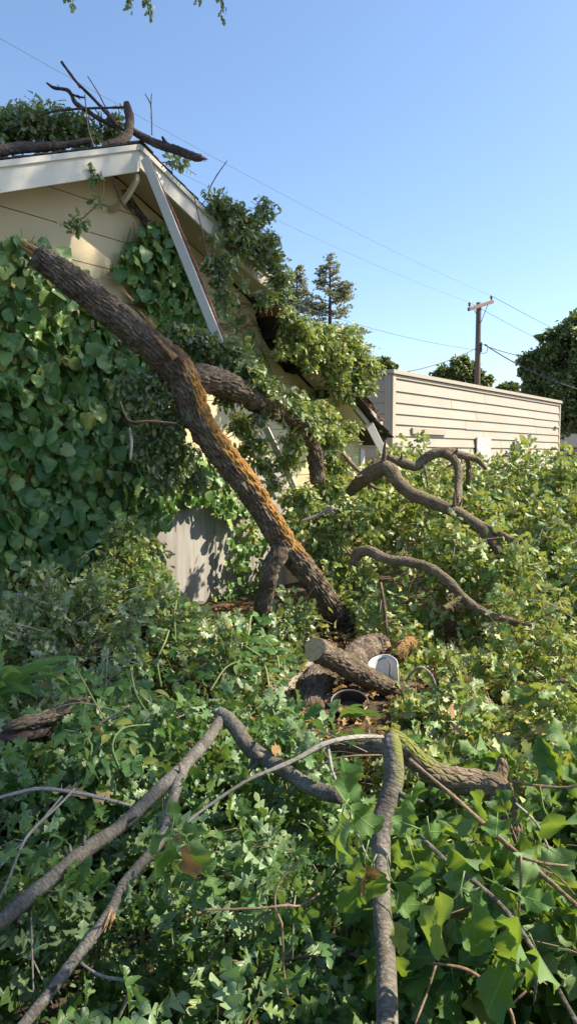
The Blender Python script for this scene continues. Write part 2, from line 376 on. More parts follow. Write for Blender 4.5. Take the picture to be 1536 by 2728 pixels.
# ------------------------------------------------------------------ house with the broken gable roof
A = math.radians(37.6)
DD = np.array([math.sin(A), math.cos(A), 0]); NN = np.array([math.cos(A), -math.sin(A), 0])
RG = P(371, 384, 6.6); ZR = RG[2]; PITCH = .417; OV = .42
def Hs(s, o, z): return np.array([RG[0], RG[1], 0])+DD*s+NN*o+UP*z
SAGX = [0, 2.12, 2.2, 2.63, 3.4, 4.1, 5]; SAGY = [0, 0, .16, .34, .44, .58, .62]
def sag(s): return float(np.interp(s, SAGX, SAGY))
def ztop(s): return ZR-abs(s)*PITCH-sag(s)
WALLP = Hs(0, -OV, 0)
house = thing('house', 'cream house with off-white gable trim and roof edge crushed by the fallen tree', 'house', Hs(0, -OV, 0))
wall = npmesh('wall', *prism([Hs(-4.5, -OV-.03, -.1), Hs(4.5, -OV-.03, -.1), Hs(4.5, -OV-.03, ztop(4.5)-.13), Hs(3.4, -OV-.03, ztop(3.4)-.13), Hs(2.95, -OV-.03, ztop(2.95)-.13), Hs(2.63, -OV-.03, ztop(2.63)-.30), Hs(2.15, -OV-.03, ztop(2.15)-.32), Hs(2.05, -OV-.03, ztop(2.05)-.13), Hs(0, -OV-.03, ZR-.13), Hs(-4.5, -OV-.03, ztop(-4.5)-.13)], -NN*6), M['cream'], house)
zg = on_plane(0, 548, WALLP, NN)[2]
bw = .285
k0 = math.floor((zg+.1)/bw); zb = zg-k0*bw
def smax(z, side):
    best = 0
    for s in np.linspace(0, 4.5, 91):
        if ztop(side*s)-(.125 if side*s < 2.1 else (.30 if side*s < 2.95 else .118)) >= z: best = s
        else: break
    return best
z = zb-bw
while z < ZR-.25:
    z0, z1 = max(z+.004, -.02), z+bw-.004
    if z1 > 0:
        pl = []
        sl0, sr0 = smax(z0, -1), smax(z0, 1); sl1, sr1 = smax(z1, -1), smax(z1, 1)
        q = [(-sl0, z0), (sr0, z0), (sr1, z1), (-sl1, z1)]
        if sl0+sr0 > .05:
            if sl1+sr1 < .03: q = q[:2]+[(0, min(z1, ZR-.2))]
            npmesh('siding_board', *prism([Hs(s, -OV-.028, zz) for s, zz in q], NN*.028), M['cream'], house)
    z += bw
# roof: deck slabs, shingle courses, soffits, rake boards
def slab(ss, o0, o1, dz0, dz1):
    pr = []
    for a, b in zip(ss[:-1], ss[1:]):
        q = [Hs(a, o0, ztop(a)+dz0), Hs(b, o0, ztop(b)+dz0), Hs(b, o0, ztop(b)+dz1), Hs(a, o0, ztop(a)+dz1)]
        pr.append(prism(q, NN*(o1-o0)))
    return join(pr)
roof = npmesh('roof', *join([slab([-5, -.002], -.035, -6.6, -.10, 0), slab([.002, 2.13], -.035, -6.6, -.10, 0)]), M['deck'], house)
npmesh('collapsed_roof_section', *slab([2.22, 2.63, 3.4, 4.1, 4.62], -.10, -6.6, -.10, 0), M['deck'], house)
npmesh('torn_deck', *prism([Hs(1.98, -.12, ztop(1.98)-.105), Hs(2.30, -.12, ztop(2.3)+.02), Hs(2.30, -.12, ztop(2.3)-.10), Hs(1.98, -.12, ztop(1.98)-.15)], -NN*6.3), M['deck'], house)
cw = .17
for side in (-1, 1):
    k = 0
    while True:
        s0 = .01+k*cw; s1 = s0+cw+.03
        if s1 > (5.02 if side < 0 else 4.66): break
        if not (side > 0 and s0 < 2.2 < s1):
            jit = random.uniform(-.006, .012) + (random.uniform(-.05, .03) if side > 0 and s0 > 2 else 0)
            a, b = (s0, s1) if side > 0 else (-s0, -s1)
            oo = .02+jit
            npmesh('shingle_course', *prism([Hs(a, oo, ztop(a)+.004), Hs(b, oo, ztop(b)+.012), Hs(b, oo, ztop(b)+.022), Hs(a, oo, ztop(a)+.010)], -NN*6.62), M['shingle'], roof)
        k += 1
npmesh('ridge_cap', *join([prism([Hs(0, .03, ZR+.03), Hs(.14, .03, ZR+.03-.14*PITCH), Hs(.14, .03, ZR+.018-.14*PITCH), Hs(0, .03, ZR+.018)], -NN*6.6), prism([Hs(-.001, .03, ZR+.03), Hs(-.001, .03, ZR+.018), Hs(-.14, .03, ZR+.018-.14*PITCH), Hs(-.14, .03, ZR+.03-.14*PITCH)], -NN*6.6)]), M['shingle'], roof)
def rake(s0, s1, zt, zb, o0, o1, name, mat, plumb=True):
    q = [Hs(s0, o0, ztop(s0)+zt), Hs(s1, o0, ztop(s1)+zt), Hs(s1, o0, ztop(s1)+zb), Hs(s0, o0, ztop(s0)+zb)]
    return bevel(npmesh(name, *prism(q, NN*(o1-o0)), mat, house), .003)
rake(-5, -.001, -.045, -.235, -.032, 0, 'fascia_board', M['fascia'])
rake(-5, -.001, -.002, -.052, 0.002, .022, 'rake_trim', M['fascia'])
rake(.001, 1.98, -.045, -.20, -.032, 0, 'fascia_board', M['fascia'])
rake(.001, 2.11, -.002, -.052, .002, .022, 'rake_trim', M['fascia'])
# torn lower edge of the right rake board
rake(1.984, 2.10, -.045, -.13, -.034, -.002, 'torn_fascia_end', M['redsplit'])
for s0, s1 in ((-5, -2.45), (-2.445, -.02), (.02, 1.05), (1.055, 2.05)):
    npmesh('soffit_panel', *prism([Hs(s0, -.036, ztop(s0)-.122), Hs(s1, -.036, ztop(s1)-.122), Hs(s1, -.036, ztop(s1)-.104), Hs(s0, -.036, ztop(s0)-.104)], -NN*(OV-.04)), M['soffit'], house)
for s0, s1 in ((2.98, 3.4), (3.4, 4.1)):
    npmesh('soffit_panel', *prism([Hs(s0, -.11, ztop(s0)-.116), Hs(s1, -.11, ztop(s1)-.116), Hs(s1, -.11, ztop(s1)-.103), Hs(s0, -.11, ztop(s0)-.103)], -NN*(OV-.115)), M['soffit'], house)
    rake(s0+.02, s1-.01, -.02, -.10, -.096, -.07, 'cracked_rake_board', M['shedtrim'])
s0, s1 = 2.06, 2.15
npmesh('broken_soffit_edge', *prism([Hs(s0, -.036, ztop(s0)-.15), Hs(s1, -.036, ztop(s1)-.2), Hs(s1, -.036, ztop(s1)-.104), Hs(s0, -.036, ztop(s0)-.104)], -NN*(OV-.05)), M['redsplit'], house)
# curved brace under the ridge
bp, br = [], []
pts = []
for t in np.linspace(0, 1, 9):
    pts.append((.02-.02*t, -.05-.34*t, ZR-.24-.22*t-.05*math.sin(t*math.pi)))
pr = []
for a, b in zip(pts[:-1], pts[1:]):
    pr.append(prism([Hs(a[0]-.02, a[1], a[2]), Hs(b[0]-.02, b[1], b[2]), Hs(b[0]-.02, b[1], b[2]-.055), Hs(a[0]-.02, a[1], a[2]-.055)], DD*.04))
npmesh('brace', *join(pr), M['soffit'], house)
# wall corner trim and the remaining lower right corner
npmesh('corner_trim', *prism([Hs(4.40, -OV+.001, .0), Hs(4.51, -OV+.001, .0), Hs(4.51, -OV+.001, ztop(4.5)-.23), Hs(4.40, -OV+.001, ztop(4.4)-.23)], NN*.02), M['fascia'], house)
# weathered plywood sheets over the old opening
def wallpt(px, py): 
    p = on_plane(px, py, WALLP, NN); r = p-np.array([RG[0], RG[1], 0]); return np.dot(r, DD), p[2]
sA, zA = wallpt(390, 1335); sB, _ = wallpt(569, 1400); sC, _ = wallpt(760, 1400)
for a, b, oo in ((sA-.25, sB-.004, .004), (sB+.004, sC, .008)):
    bevel(npmesh('plywood_sheet', *prism([Hs(a, -OV+oo, .0), Hs(b, -OV+oo, .0), Hs(b, -OV+oo, zA+.35), Hs(a, -OV+oo, zA+.35)], NN*.018), M['ply'], house), .002)
# loose attic rafter ends in the hole
for s in (2.3, 2.8, 3.3):
    npmesh('rafter', *prism([Hs(s, -.14, ztop(s)-.11), Hs(s+.045, -.14, ztop(s+.045)-.11), Hs(s+.045, -.14, ztop(s)-.22), Hs(s, -.14, ztop(s)-.22)], -NN*.5), M['deck'], house)

def pboard(name, label, a, b, wpx, thick, mat, group=None, roll=0.0, parent=None, taper=1.0):
    """a plank from point a to b; wide face turned towards the yard"""
    a = np.array(a); b = np.array(b); t = norm(b-a); side = norm(np.cross(t, norm(CAM-(a+b)/2)+np.array([roll, 0, 0]))); nrm = norm(np.cross(side, t))
    if np.dot(nrm, CAM-a) < 0: nrm = -nrm
    h = wpx/2
    q = [a-side*h, a+side*h, b+side*h*taper, b-side*h*taper*.9+t*.05]
    o = npmesh(name, *prism(q, -nrm*thick), mat, parent); bevel(o, .003)
    if label: tag(o, label, 'board', group)
    return o
hang = thing('hanging_trim_board', 'long white trim board hanging diagonally from the gable peak', 'board', P(582, 905, 6.2))
a, b = P(384, 420, 6.56), P(582, 908, 6.2)
pboard('face_board', None, a, b, .085, .02, M['fascia'], parent=hang, roll=-.35)
off = np.array([.075, .02, -.005])
C, r = resample([a+off*.6, (a+b)/2+off, b+off*.8], [.012, .017, .016], .02)
v, f, u, at = tube([a+off*.6, (a+b)/2+off*.9, b+off*.7], [.006, .013, .012], 7, .03, lump=.5, seed=5)
npmesh('splintered_edge', v, f, M['redsplit'], hang, False, uv=u)
pboard('fallen_trim_board', 'narrow white trim board leaning behind the fallen trunk', P(706, 1140, 7.0), P(791, 1318, 6.8), .065, .02, M['fascia'], roll=-.5)
# crumpled end of the roof edge
brk = thing('broken_roof_corner', 'snapped off-white fascia corner with torn brown shingles beside the pale shed', 'roof corner', P(985, 1130, 10.0))
bevel(npmesh('fascia_board', *prism([P(972, 1104, 10.0), P(984, 1086, 10.0), P(1020, 1122, 10.15), P(1018, 1152, 10.15)], -NN*.04), M['fascia'], brk), .003)
bevel(npmesh('twisted_strip', *prism([P(908, 1035, 9.7), P(930, 1055, 9.7), P(985, 1132, 9.9), P(973, 1128, 9.9), P(938, 1082, 9.8)], -NN*.03), M['shedtrim'], brk), .003)
npmesh('soffit_piece', *prism([P(936, 1100, 9.8), P(982, 1140, 9.85), P(950, 1135, 9.9), P(930, 1118, 9.9)], -NN*.02), M['cream'], brk)
npmesh('torn_shingle', *prism([P(952, 1047, 9.95), P(968, 1050, 9.95), P(990, 1072, 10), P(1000, 1095, 10.1), P(1021, 1122, 10.1), P(985, 1088, 10.05), P(962, 1072, 10)], -NN*.25), M['deck'], brk)
sv = []
for i in range(26):
    t = i/25; c = P(966+54*t, 1066+56*t, 9.99); e = c+np.array([random.uniform(.0, .07), random.uniform(-.05, .02), random.uniform(-.05, .05)])
    sv.append(tube([c, e], [.012, .002], 4, .05, cap=True, lump=0)[:2])
npmesh('splinters', *join(sv), M['redsplit'], brk)
pboard('hanging_strip', None, P(982, 1128, 9.85), P(1034, 1230, 9.6), .115, .02, M['fascia'], parent=brk, roll=.2, taper=.8)

# ------------------------------------------------------------------ pale lap-sided shed
SC = P(1046, 987, 12.5); SH = SC[2]
shed = thing('shed', 'pale beige flat-topped shed with weathered horizontal lap siding', 'shed', (SC[0], SC[1], 0))
def Ss(u, v, z): return np.array([SC[0], SC[1], 0])+DD*u-NN*v+UP*z
SL = 9.35
npmesh('wall', *prism([Ss(.03, .03, -.1), Ss(SL-.03, .03, -.1), Ss(SL-.03, 4.5, -.1), Ss(.03, 4.5, -.1)], UP*(SH+.02)), M['shed'], shed)
ex = .193
def lap(org, ax, out, u0, u1, z0, z1):
    pb = [(.004, z0-.022), (.040, z0-.022), (.0135, z1-.022), (.004, z1-.022)]
    return prism([org+ax*u0+out*o+UP*z for o, z in pb], ax*(u1-u0))
rs = random.Random(5)
for k in range(17):
    z0 = SH-.13-ex*(k+1)
    if z0 < -.1: break
    u = .10
    while u < SL-.1:
        u1 = min(SL-.09, u+rs.uniform(2.2, 5.0))
        if SL-.09-u1 < .6: u1 = SL-.09
        o = npmesh('siding_board', *lap(np.array([SC[0], SC[1], 0])-NN*.03, DD, NN, u, u1-.012, z0+rs.uniform(-.007, .007), z0+ex), M['shed'], shed); u = u1
    npmesh('siding_board', *lap(np.array([SC[0], SC[1], 0])+DD*.03, -NN, -DD, .10, 4.4, z0, z0+ex), M['shed'], shed)
def sbox(name, u0, u1, v0, v1, z0, z1, mat, par=shed): return bevel(npmesh(name, *prism([Ss(u0, v0, z0), Ss(u1, v0, z0), Ss(u1, v1, z0), Ss(u0, v1, z0)], UP*(z1-z0)), mat, par), .004)
sbox('corner_board', -.012, .095, -.012, .024, 0, SH-.06, M['shedtrim']); sbox('corner_board', -.016, .024, .026, .16, 0, SH-.06, M['shedtrim'])
sbox('corner_board', SL-.085, SL+.01, -.012, .024, 0, SH-.06, M['shedtrim'])
sbox('frieze_board', .0, SL, -.008, .026, SH-.125, SH-.065, M['shedtrim'])
sbox('roof_cap', -.05, SL+.04, -.045, 4.6, SH-.055, SH+.0, M['shedtrim'])
sbox('roof_edge', -.03, SL+.02, -.03, 4.55, SH+.002, SH+.02, M['stucco'])
# nailed-on patch board, and a bracket at the far corner
def shedface(px, py):
    p = on_plane(px, py, SC, NN); r = p-SC; return np.dot(r, DD), p[2]
u0, z1 = shedface(1093, 1144); u1, z0 = shedface(1182, 1160)
sbox('patch_board', u0, u1, -.045, -.002, z0, z1+.03, M['shedtrim'])
uu, zz = shedface(1477, 1137); sbox('bracket', uu-.12, uu+.14, -.06, -.015, zz-.02, zz+.015, M['shedtrim'])
for nm, lab, a, b in (('white_shutter', 'flaking white slatted shutter low on the shed wall, nearer the house', (1264, 1163), (1300, 1215)), ('white_shutter', 'flaking white slatted shutter low on the shed wall, nearer the right corner', (1366, 1171), (1391, 1222))):
    ua, za = shedface(*a); ub, zb_ = shedface(*b)
    t = thing(nm, lab, 'shutter', Ss((ua+ub)/2, -.04, zb_-.5), 'white shutters on the shed')
    nb = 4
    for i in range(nb):
        x0 = ua+(ub-ua)*i/nb; x1 = ua+(ub-ua)*(i+1)/nb-.012
        npmesh('slat', *prism([Ss(x0, -.030, zb_-.5), Ss(x1, -.030, zb_-.5), Ss(x1, -.055, zb_-.5), Ss(x0, -.055, zb_-.5)], UP*(za-zb_+.5+rs.uniform(-.01, .01))), M['white'], t)
    npmesh('back_rail', *prism([Ss(ua, -.024, za-.12), Ss(ub, -.024, za-.12), Ss(ub, -.0295, za-.12), Ss(ua, -.0295, za-.12)], UP*.06), M['white'], t)
# far house at the right edge
fh = thing('far_house', 'distant low house with dark roof at the right edge behind the shed', 'house', (*P(1540, 1200, 42)[:2], 0))
c = P(1540, 1190, 42); X = np.array([1.0, 0, 0]); Y = np.array([0, 1.0, 0])
npmesh('wall', *prism([[c[0]-1.6, 42, 0], [c[0]+9, 42, 0], [c[0]+9, 49, 0], [c[0]-1.6, 49, 0]], UP*2.05), M['stucco'], fh)
npmesh('roof', *prism([[c[0]-2.1, 41.4, 2.0], [c[0]-2.1, 45.5, 3.3], [c[0]-2.1, 49.6, 2.0]], X*11.6), M['farroof'], fh)
npmesh('window', *prism([[c[0]-.6, 41.97, .9], [c[0]+.6, 41.97, .9], [c[0]+.6, 41.97, 1.7], [c[0]-.6, 41.97, 1.7]], -Y*.03), M['farroof'], fh)

# ------------------------------------------------------------------ utility pole and wires
pb = P(1270, 1010, 35.0); px0 = np.array([pb[0], pb[1], 0]); ztp = P(1272, 806, 35)[2]
pole = thing('utility_pole', 'brown wooden utility pole with crossarm rising behind the shed', 'utility pole', px0)
v, f, u, a = tube([px0, px0+UP*ztp], [.17, .125], 12, .5, lump=.02); npmesh('post', v, f, M['pole'], pole, True, uv=u)
ca, cb = P(1237, 826, 34.1), P(1302, 805, 35.6); t = norm(cb-ca); sd = norm(np.cross(t, UP)); u3 = np.cross(sd, t)
off = -sd*np.sign(np.dot(sd, Y))*.19
bevel(npmesh('crossarm', *boxvf((ca+cb)/2+off, t, sd, u3, np.linalg.norm(cb-ca)/2, .055, .08), M['pole'], pole), .01)
mid = (ca+cb)/2+off
for k in (-1, 1):
    v, f, u, a = tube([mid+t*k*.62-u3*.08, np.array([pb[0], pb[1], ztp-1.0])+off*.6], [.018, .018], 5, 1, lump=0); npmesh('brace', v, f, M['metal'], pole, uv=u)
ins = []
for e in (ca, cb):
    c = e+off+u3*.08-(t*.12 if e is cb else -t*.12); ins.append(c+UP*.22)
    v, f, u, a = tube([c, c+UP*.07, c+UP*.1, c+UP*.14, c+UP*.17, c+UP*.24], [.03, .03, .085, .045, .08, .03], 10, .02, lump=0)
    npmesh('insulator', v, f, M['metal'], pole, True, uv=u)
rb = P(1281, 925, 34.9)
npmesh('secondary_rack', *boxvf(rb, X, Y, UP, .03, .03, .23), M['metal'], pole)
for i in range(3):
    npmesh('rack_arm', *boxvf(rb+UP*(.2-.2*i)-X*.09, X, Y, UP, .09, .02, .012), M['metal'], pole)
v, f, u, a = tube([rb+X*.02+UP*.1, P(1296, 918, 34.8), P(1297, 934, 34.8), P(1290, 941, 34.8), P(1275, 940, 34.9)], [.015]*5, 5, .1, lump=0); npmesh('drip_loop', v, f, M['wire'], pole, True, uv=u)
def wire(label, a, b, sagm, r=.011):
    a = np.array(a); b = np.array(b); n = 24
    pts = [a+(b-a)*i/n-UP*sagm*4*(i/n)*(1-i/n) for i in range(n+1)]
    v, f, u, at = tube(pts, [r]*(n+1), 5, 50, lump=0); o = npmesh('overhead_wire', v, f, M['wire'], None, True, uv=u)
    tag(o, label, 'wire', 'overhead wires'); return o
wire('overhead wire crossing the sky from top left to the crossarm\'s right insulator', P(-60, 68, 13), ins[1], .25, .0036)
wire('overhead wire descending to the crossarm\'s left insulator', P(330, 385, 17), ins[0], .2, .0036)
wire('overhead wire running from the right insulator down behind the tall right tree', ins[1], P(1600, 935, 50), .1, .012)
wire('overhead wire running from the left insulator to the right tree', ins[0], P(1600, 985, 47), .1, .010)
wire('thin lower wire meeting the pole at mid height from the left', P(760, 800, 30), P(1266, 932, 34.9), .25, .009)
wire('service wire sloping from the pole down to the shed roof', P(1265, 929, 34.9), P(1085, 990, 30), .12, .020)
wire('thick twisted cable sagging from the pole towards the right tree', P(1290, 918, 34.9), P(1640, 1062, 30), .35, .028)
wire('cable running level from the pole into the tall right tree', P(1290, 920, 34.9), P(1430, 952, 38), .12, .022)

# ------------------------------------------------------------------ leaves
def halfleaf(out, fold, droop, wave=0.0, twist=0.0):
    """outline of the right half (x, y) from base to tip -> leaf mesh, both halves, with a folded midrib"""
    out = [np.array(p, float) for p in out]; V = []; Fs = []
    ys = [p[1] for p in out]
    for p in out: V.append((0, p[1], 0))
    n = len(out)
    for sgn in (1, -1):
        b = len(V)
        for i, p in enumerate(out): V.append((sgn*p[0], p[1], 0))
        for i in range(n-1):
            q = [i, b+i, b+i+1, i+1] if sgn > 0 else [i, i+1, b+i+1, b+i]
            if out[i][0] > 1e-4: Fs.append((q[0], q[1], q[2]) if sgn > 0 else (q[0], q[2], q[3]))
            if out[i+1][0] > 1e-4: Fs.append((q[0], q[2], q[3]) if sgn > 0 else (q[0], q[1], q[2]))
    V = np.array(V, float); uv = V[:, :2].copy()
    V[:, 2] = fold*np.abs(V[:, 0])-droop*V[:, 1]**2+wave*np.sin(V[:, 1]*9+np.sign(V[:, 0]))*np.abs(V[:, 0])*2+twist*V[:, 0]*V[:, 1]
    return V, np.array(Fs), uv
OAK = [(.012, -.12), (.012, .02), (.07, .09), (.15, .17), (.13, .22), (.045, .26), (.15, .34), (.26, .43), (.23, .48), (.06, .50), (.17, .60), (.26, .69), (.21, .73), (.06, .73), (.12, .83), (.14, .91), (.07, .97), (0, 1)]
OAKM = [(.012, -.08), (.18, .16), (.10, .27), (.33, .42), (.15, .52), (.33, .69), (.15, .76), (.18, .92), (0, 1)]
OAKL = [(.01, 0), (.30, .30), (.17, .47), (.34, .70), (0, 1)]
BIG = [(.012, -.22), (.012, .0), (.09, .05), (.17, .11), (.21, .14), (.19, .20), (.22, .26), (.31, .33), (.34, .37), (.29, .42), (.27, .47), (.32, .55), (.37, .61), (.34, .65), (.27, .69), (.26, .74), (.29, .81), (.22, .86), (.13, .90), (.09, .96), (0, 1.02)]
OVA = [(.01, -.12), (.015, 0), (.16, .12), (.25, .32), (.26, .5), (.18, .75), (.07, .93), (0, 1)]
OVL = [(.01, 0), (.26, .35), (.2, .72), (0, 1)]
IVY = [(.01, -.35), (.012, .06), (.14, -.06), (.32, -.04), (.46, .10), (.52, .30), (.47, .44), (.49, .55), (.38, .70), (.30, .78), (.24, .90), (.10, .97), (0, 1.0)]
IVYL = [(.01, .06), (.30, -.05), (.52, .25), (.45, .58), (.22, .88), (0, 1)]
DIA = [(.01, 0), (.32, .5), (0, 1)]
STRAPO = [(.03, 0), (.04, .3), (.038, .6), (.025, .85), (0, 1)]
def variants(out, specs, far=False): return [halfleaf(out, *s) for s in specs]
T_ = {'oak': variants(OAK, [(.25, .25, .15, .3), (.6, .1, .25, -.3), (-.25, .4, .25, .5), (.1, .7, .15, -.5), (.9, .3, .2, .2), (.3, -.2, .3, .8)]),
      'oakm': variants(OAKM, [(.2, .3, .1, .3), (.45, .1, .1, -.4), (-.2, .4, .15, .4), (.7, .3, .2, 0)]),
      'oakl': variants(OAKL, [(.3, .3), (.55, .1), (-.2, .45)]),
      'big': variants(BIG, [(.2, .3, .15, .3), (.55, .15, .25, -.3), (-.15, .6, .25, .4), (.8, .4, .2, .1), (.3, -.25, .3, -.6)]),
      'ova': variants(OVA, [(.35, .2), (.15, .4)]), 'oval': variants(OVL, [(.35, .2), (.1, .5)]),
      'ivy': variants(IVY, [(.28, .25, .10), (.5, .1, .12), (-.22, .4, .10), (.15, .5, .05)]), 'ivyl': variants(IVYL, [(.2, .3), (-.1, .4)]),
      'dia': variants(DIA, [(.3, .2)])}
TM = {}
def tmesh(kind, vi, mat):
    key = (kind, vi, mat.name)
    if key not in TM:
        V, Fs, uv = T_[kind][vi]; TM[key] = npmesh('leaf', V, Fs, mat, None, True, {'rnd': np.zeros(len(V))}, uv, data_only=True)
    return TM[key]
class Leaves:
    def __init__(s): s.pos = []; s.tip = []; s.nrm = []; s.size = []
    def add(s, pos, tip, nrm, size): s.pos.append(pos); s.tip.append(tip); s.nrm.append(nrm); s.size.append(np.broadcast_to(size, len(pos)))
    def build(s, parent, kind, low, mat, nsep, name='leaf', mass='leaf_mass', seed=1, lodd=None):
        pos = np.vstack(s.pos); tip = norm(np.vstack(s.tip)); nrm = np.vstack(s.nrm); size = np.concatenate(s.size)
        B = norm(np.cross(tip, nrm)); N = norm(np.cross(B, tip)); n = len(pos)
        rg = np.random.default_rng(seed); rnd = rg.random(n)*.999; nv = len(T_[kind]); vi = rg.integers(0, nv, n)
        # the leaves that show largest become parts of their own
        sep = np.zeros(n, bool)
        if nsep:
            mid = pos+tip*size[:, None]*.5; x, y, z = project(mid); inside = (x > 0) & (x < 1536) & (y > 0) & (y < 2728) & (z > .2)
            cell = (np.floor(x/14)*1000+np.floor(y/14)).astype(np.int64); order = np.lexsort((z, cell)); first = np.zeros(n, bool)
            cs = cell[order]; first[order[np.concatenate([[True], cs[1:] != cs[:-1]])]] = True
            face = np.abs(np.einsum('ij,ij->i', N, norm(CAM-mid))); sc = size/z*(.3+.7*face)*inside*first
            sep[np.argsort(-sc)[:nsep]] = True; sep &= sc > 0
        off = ploc(parent)
        for i in np.nonzero(sep)[0]:
            o = bpy.data.objects.new(name, tmesh(kind, int(vi[i]), mat)); COL.objects.link(o); o.parent = parent
            m = np.eye(4); m[:3, 0] = B[i]*size[i]; m[:3, 1] = tip[i]*size[i]; m[:3, 2] = N[i]*size[i]; m[:3, 3] = pos[i]-off
            o.matrix_basis = Matrix(m.tolist())
        rest = ~sep
        if rest.sum() == 0: return None
        VV = []; FF = []; UU = []; RR = []; o_ = 0
        for kd in {kind, low}:
            for v in range(len(T_[kd])):
                if low == kind: sel = rest & (vi % len(T_[kd]) == v) & (vi >= 0)
                else:
                    near = (pos[:, 1] < lodd) if lodd else np.zeros(n, bool)
                    sel = rest & (vi % len(T_[kd]) == v) & (near if kd == kind else ~near)
                k = int(sel.sum())
                if not k: continue
                V, Fs, uv = T_[kd][v]; m = len(V)
                W = pos[sel][:, None, :]+size[sel][:, None, None]*(V[None, :, 0, None]*B[sel][:, None, :]+V[None, :, 1, None]*tip[sel][:, None, :]+V[None, :, 2, None]*N[sel][:, None, :])
                VV.append(W.reshape(-1, 3)); FF.append((Fs[None]+(np.arange(k)*m)[:, None, None]).reshape(-1, 3)+o_); UU.append(np.tile(uv, (k, 1))); RR.append(np.repeat(rnd[sel], m)); o_ += k*m
        o = npmesh(mass, np.vstack(VV), np.vstack(FF), mat, parent, True, {'rnd': np.concatenate(RR)}, np.vstack(UU)); o['kind'] = 'stuff'
        return o
def runit(rg, n): return norm(rg.normal(size=(n, 3)))
GO = np.array([-3.2, .3, -.2]); GC = .025; GD = (460, 480, 210)
GRID = np.zeros(GD, bool)
def clear(pts, rad, w=1.0, reach=.45):
    """keep leaves off a stem and off the air just in front of it"""
    C, r = resample(pts, rad, .04)
    for p, q in zip(C, r):
        c = norm(CAM-p)
        for t in np.arange(0, reach+.01, .06):
            m = p+c*t; R = (q*.95+.012)*w*(1-t/(p[1]+.3)); k = int(R/GC)+1; i0 = np.floor((m-GO)/GC).astype(int)
            a = np.maximum(i0-k, 0); b = np.minimum(i0+k+1, GD)
            if (b <= a).any(): continue
            g = [GO[x]+(np.arange(a[x], b[x])+.5)*GC-m[x] for x in range(3)]
            GRID[a[0]:b[0], a[1]:b[1], a[2]:b[2]] |= (g[0][:, None, None]**2+g[1][None, :, None]**2+g[2][None, None, :]**2) < R*R
def keep(p, prob, rg):
    i = np.floor((p-GO)/GC).astype(int); ok = ((i >= 0) & (i < np.array(GD))).all(1); i = np.clip(i, 0, np.array(GD)-1)
    hit = GRID[i[:, 0], i[:, 1], i[:, 2]] & ok
    return ~hit | (rg.random(len(p)) > prob)
def sprays(L, cen, axis, nl, length, leaf, rg, droop=.35, spread=1.0, twigs=None, prob=.92, flat=.6):
    """leafy twig ends: nl leaves round each twig"""
    n = len(cen); axis = norm(axis)
    t = rg.random((n, nl)); rad = norm(rg.normal(size=(n, nl, 3)))
    rad = norm(rad-axis[:, None, :]*np.einsum('ijk,ik->ij', rad, axis)[..., None])
    p = cen[:, None, :]+axis[:, None, :]*((t-.55)*length)[..., None]+rad*(.012*spread+.02*rg.random((n, nl)))[..., None]
    tip = norm(axis[:, None, :]*.55+rad*1.0*spread-UP*droop)
    nr = norm(UP*flat+rg.normal(size=(n, nl, 3))*.75+axis[:, None, :]*.45)
    sz = leaf*(.6+.65*rg.random((n, nl)))
    p = p.reshape(-1, 3); tip = tip.reshape(-1, 3); nr = nr.reshape(-1, 3)*np.where(rg.random(n*nl) < .3, -1, 1)[:, None]; sz = sz.ravel()
    k = keep(p+tip*sz[:, None]*.5, prob, rg)
    L.add(p[k], tip[k], nr[k], sz[k])
    if twigs is not None:
        for c, a in zip(cen, axis): twigs.append((c-a*length*.75-UP*.02, c-a*length*.1, c+a*length*.45))
def twig_mesh(tw, parent, mat, r=.0022, name='twigs'):
    if not tw: return
    A_ = np.array(tw); n = len(A_); ang = np.arange(3)/3*2*math.pi; T = norm(A_[:, 2]-A_[:, 0]); N = norm(np.cross(T, runit(R0, n))); Bv = np.cross(T, N)
    ring = [A_[:, k][:, None, :]+(N[:, None, :]*np.cos(ang)[None, :, None]+Bv[:, None, :]*np.sin(ang)[None, :, None])*r*s for k, s in ((0, 1.3), (1, 1), (2, .5))]
    V = np.concatenate(ring, 1).reshape(-1, 3); base_ = np.array([(k*3+j, k*3+(j+1) % 3, (k+1)*3+(j+1) % 3, (k+1)*3+j) for k in (0, 1) for j in range(3)])
    Fs = (base_[None]+(np.arange(n)*9)[:, None, None]).reshape(-1, 4)
    o = npmesh(name, V, Fs, mat, parent, True, uv=np.zeros((len(V), 2))); o['kind'] = 'stuff'

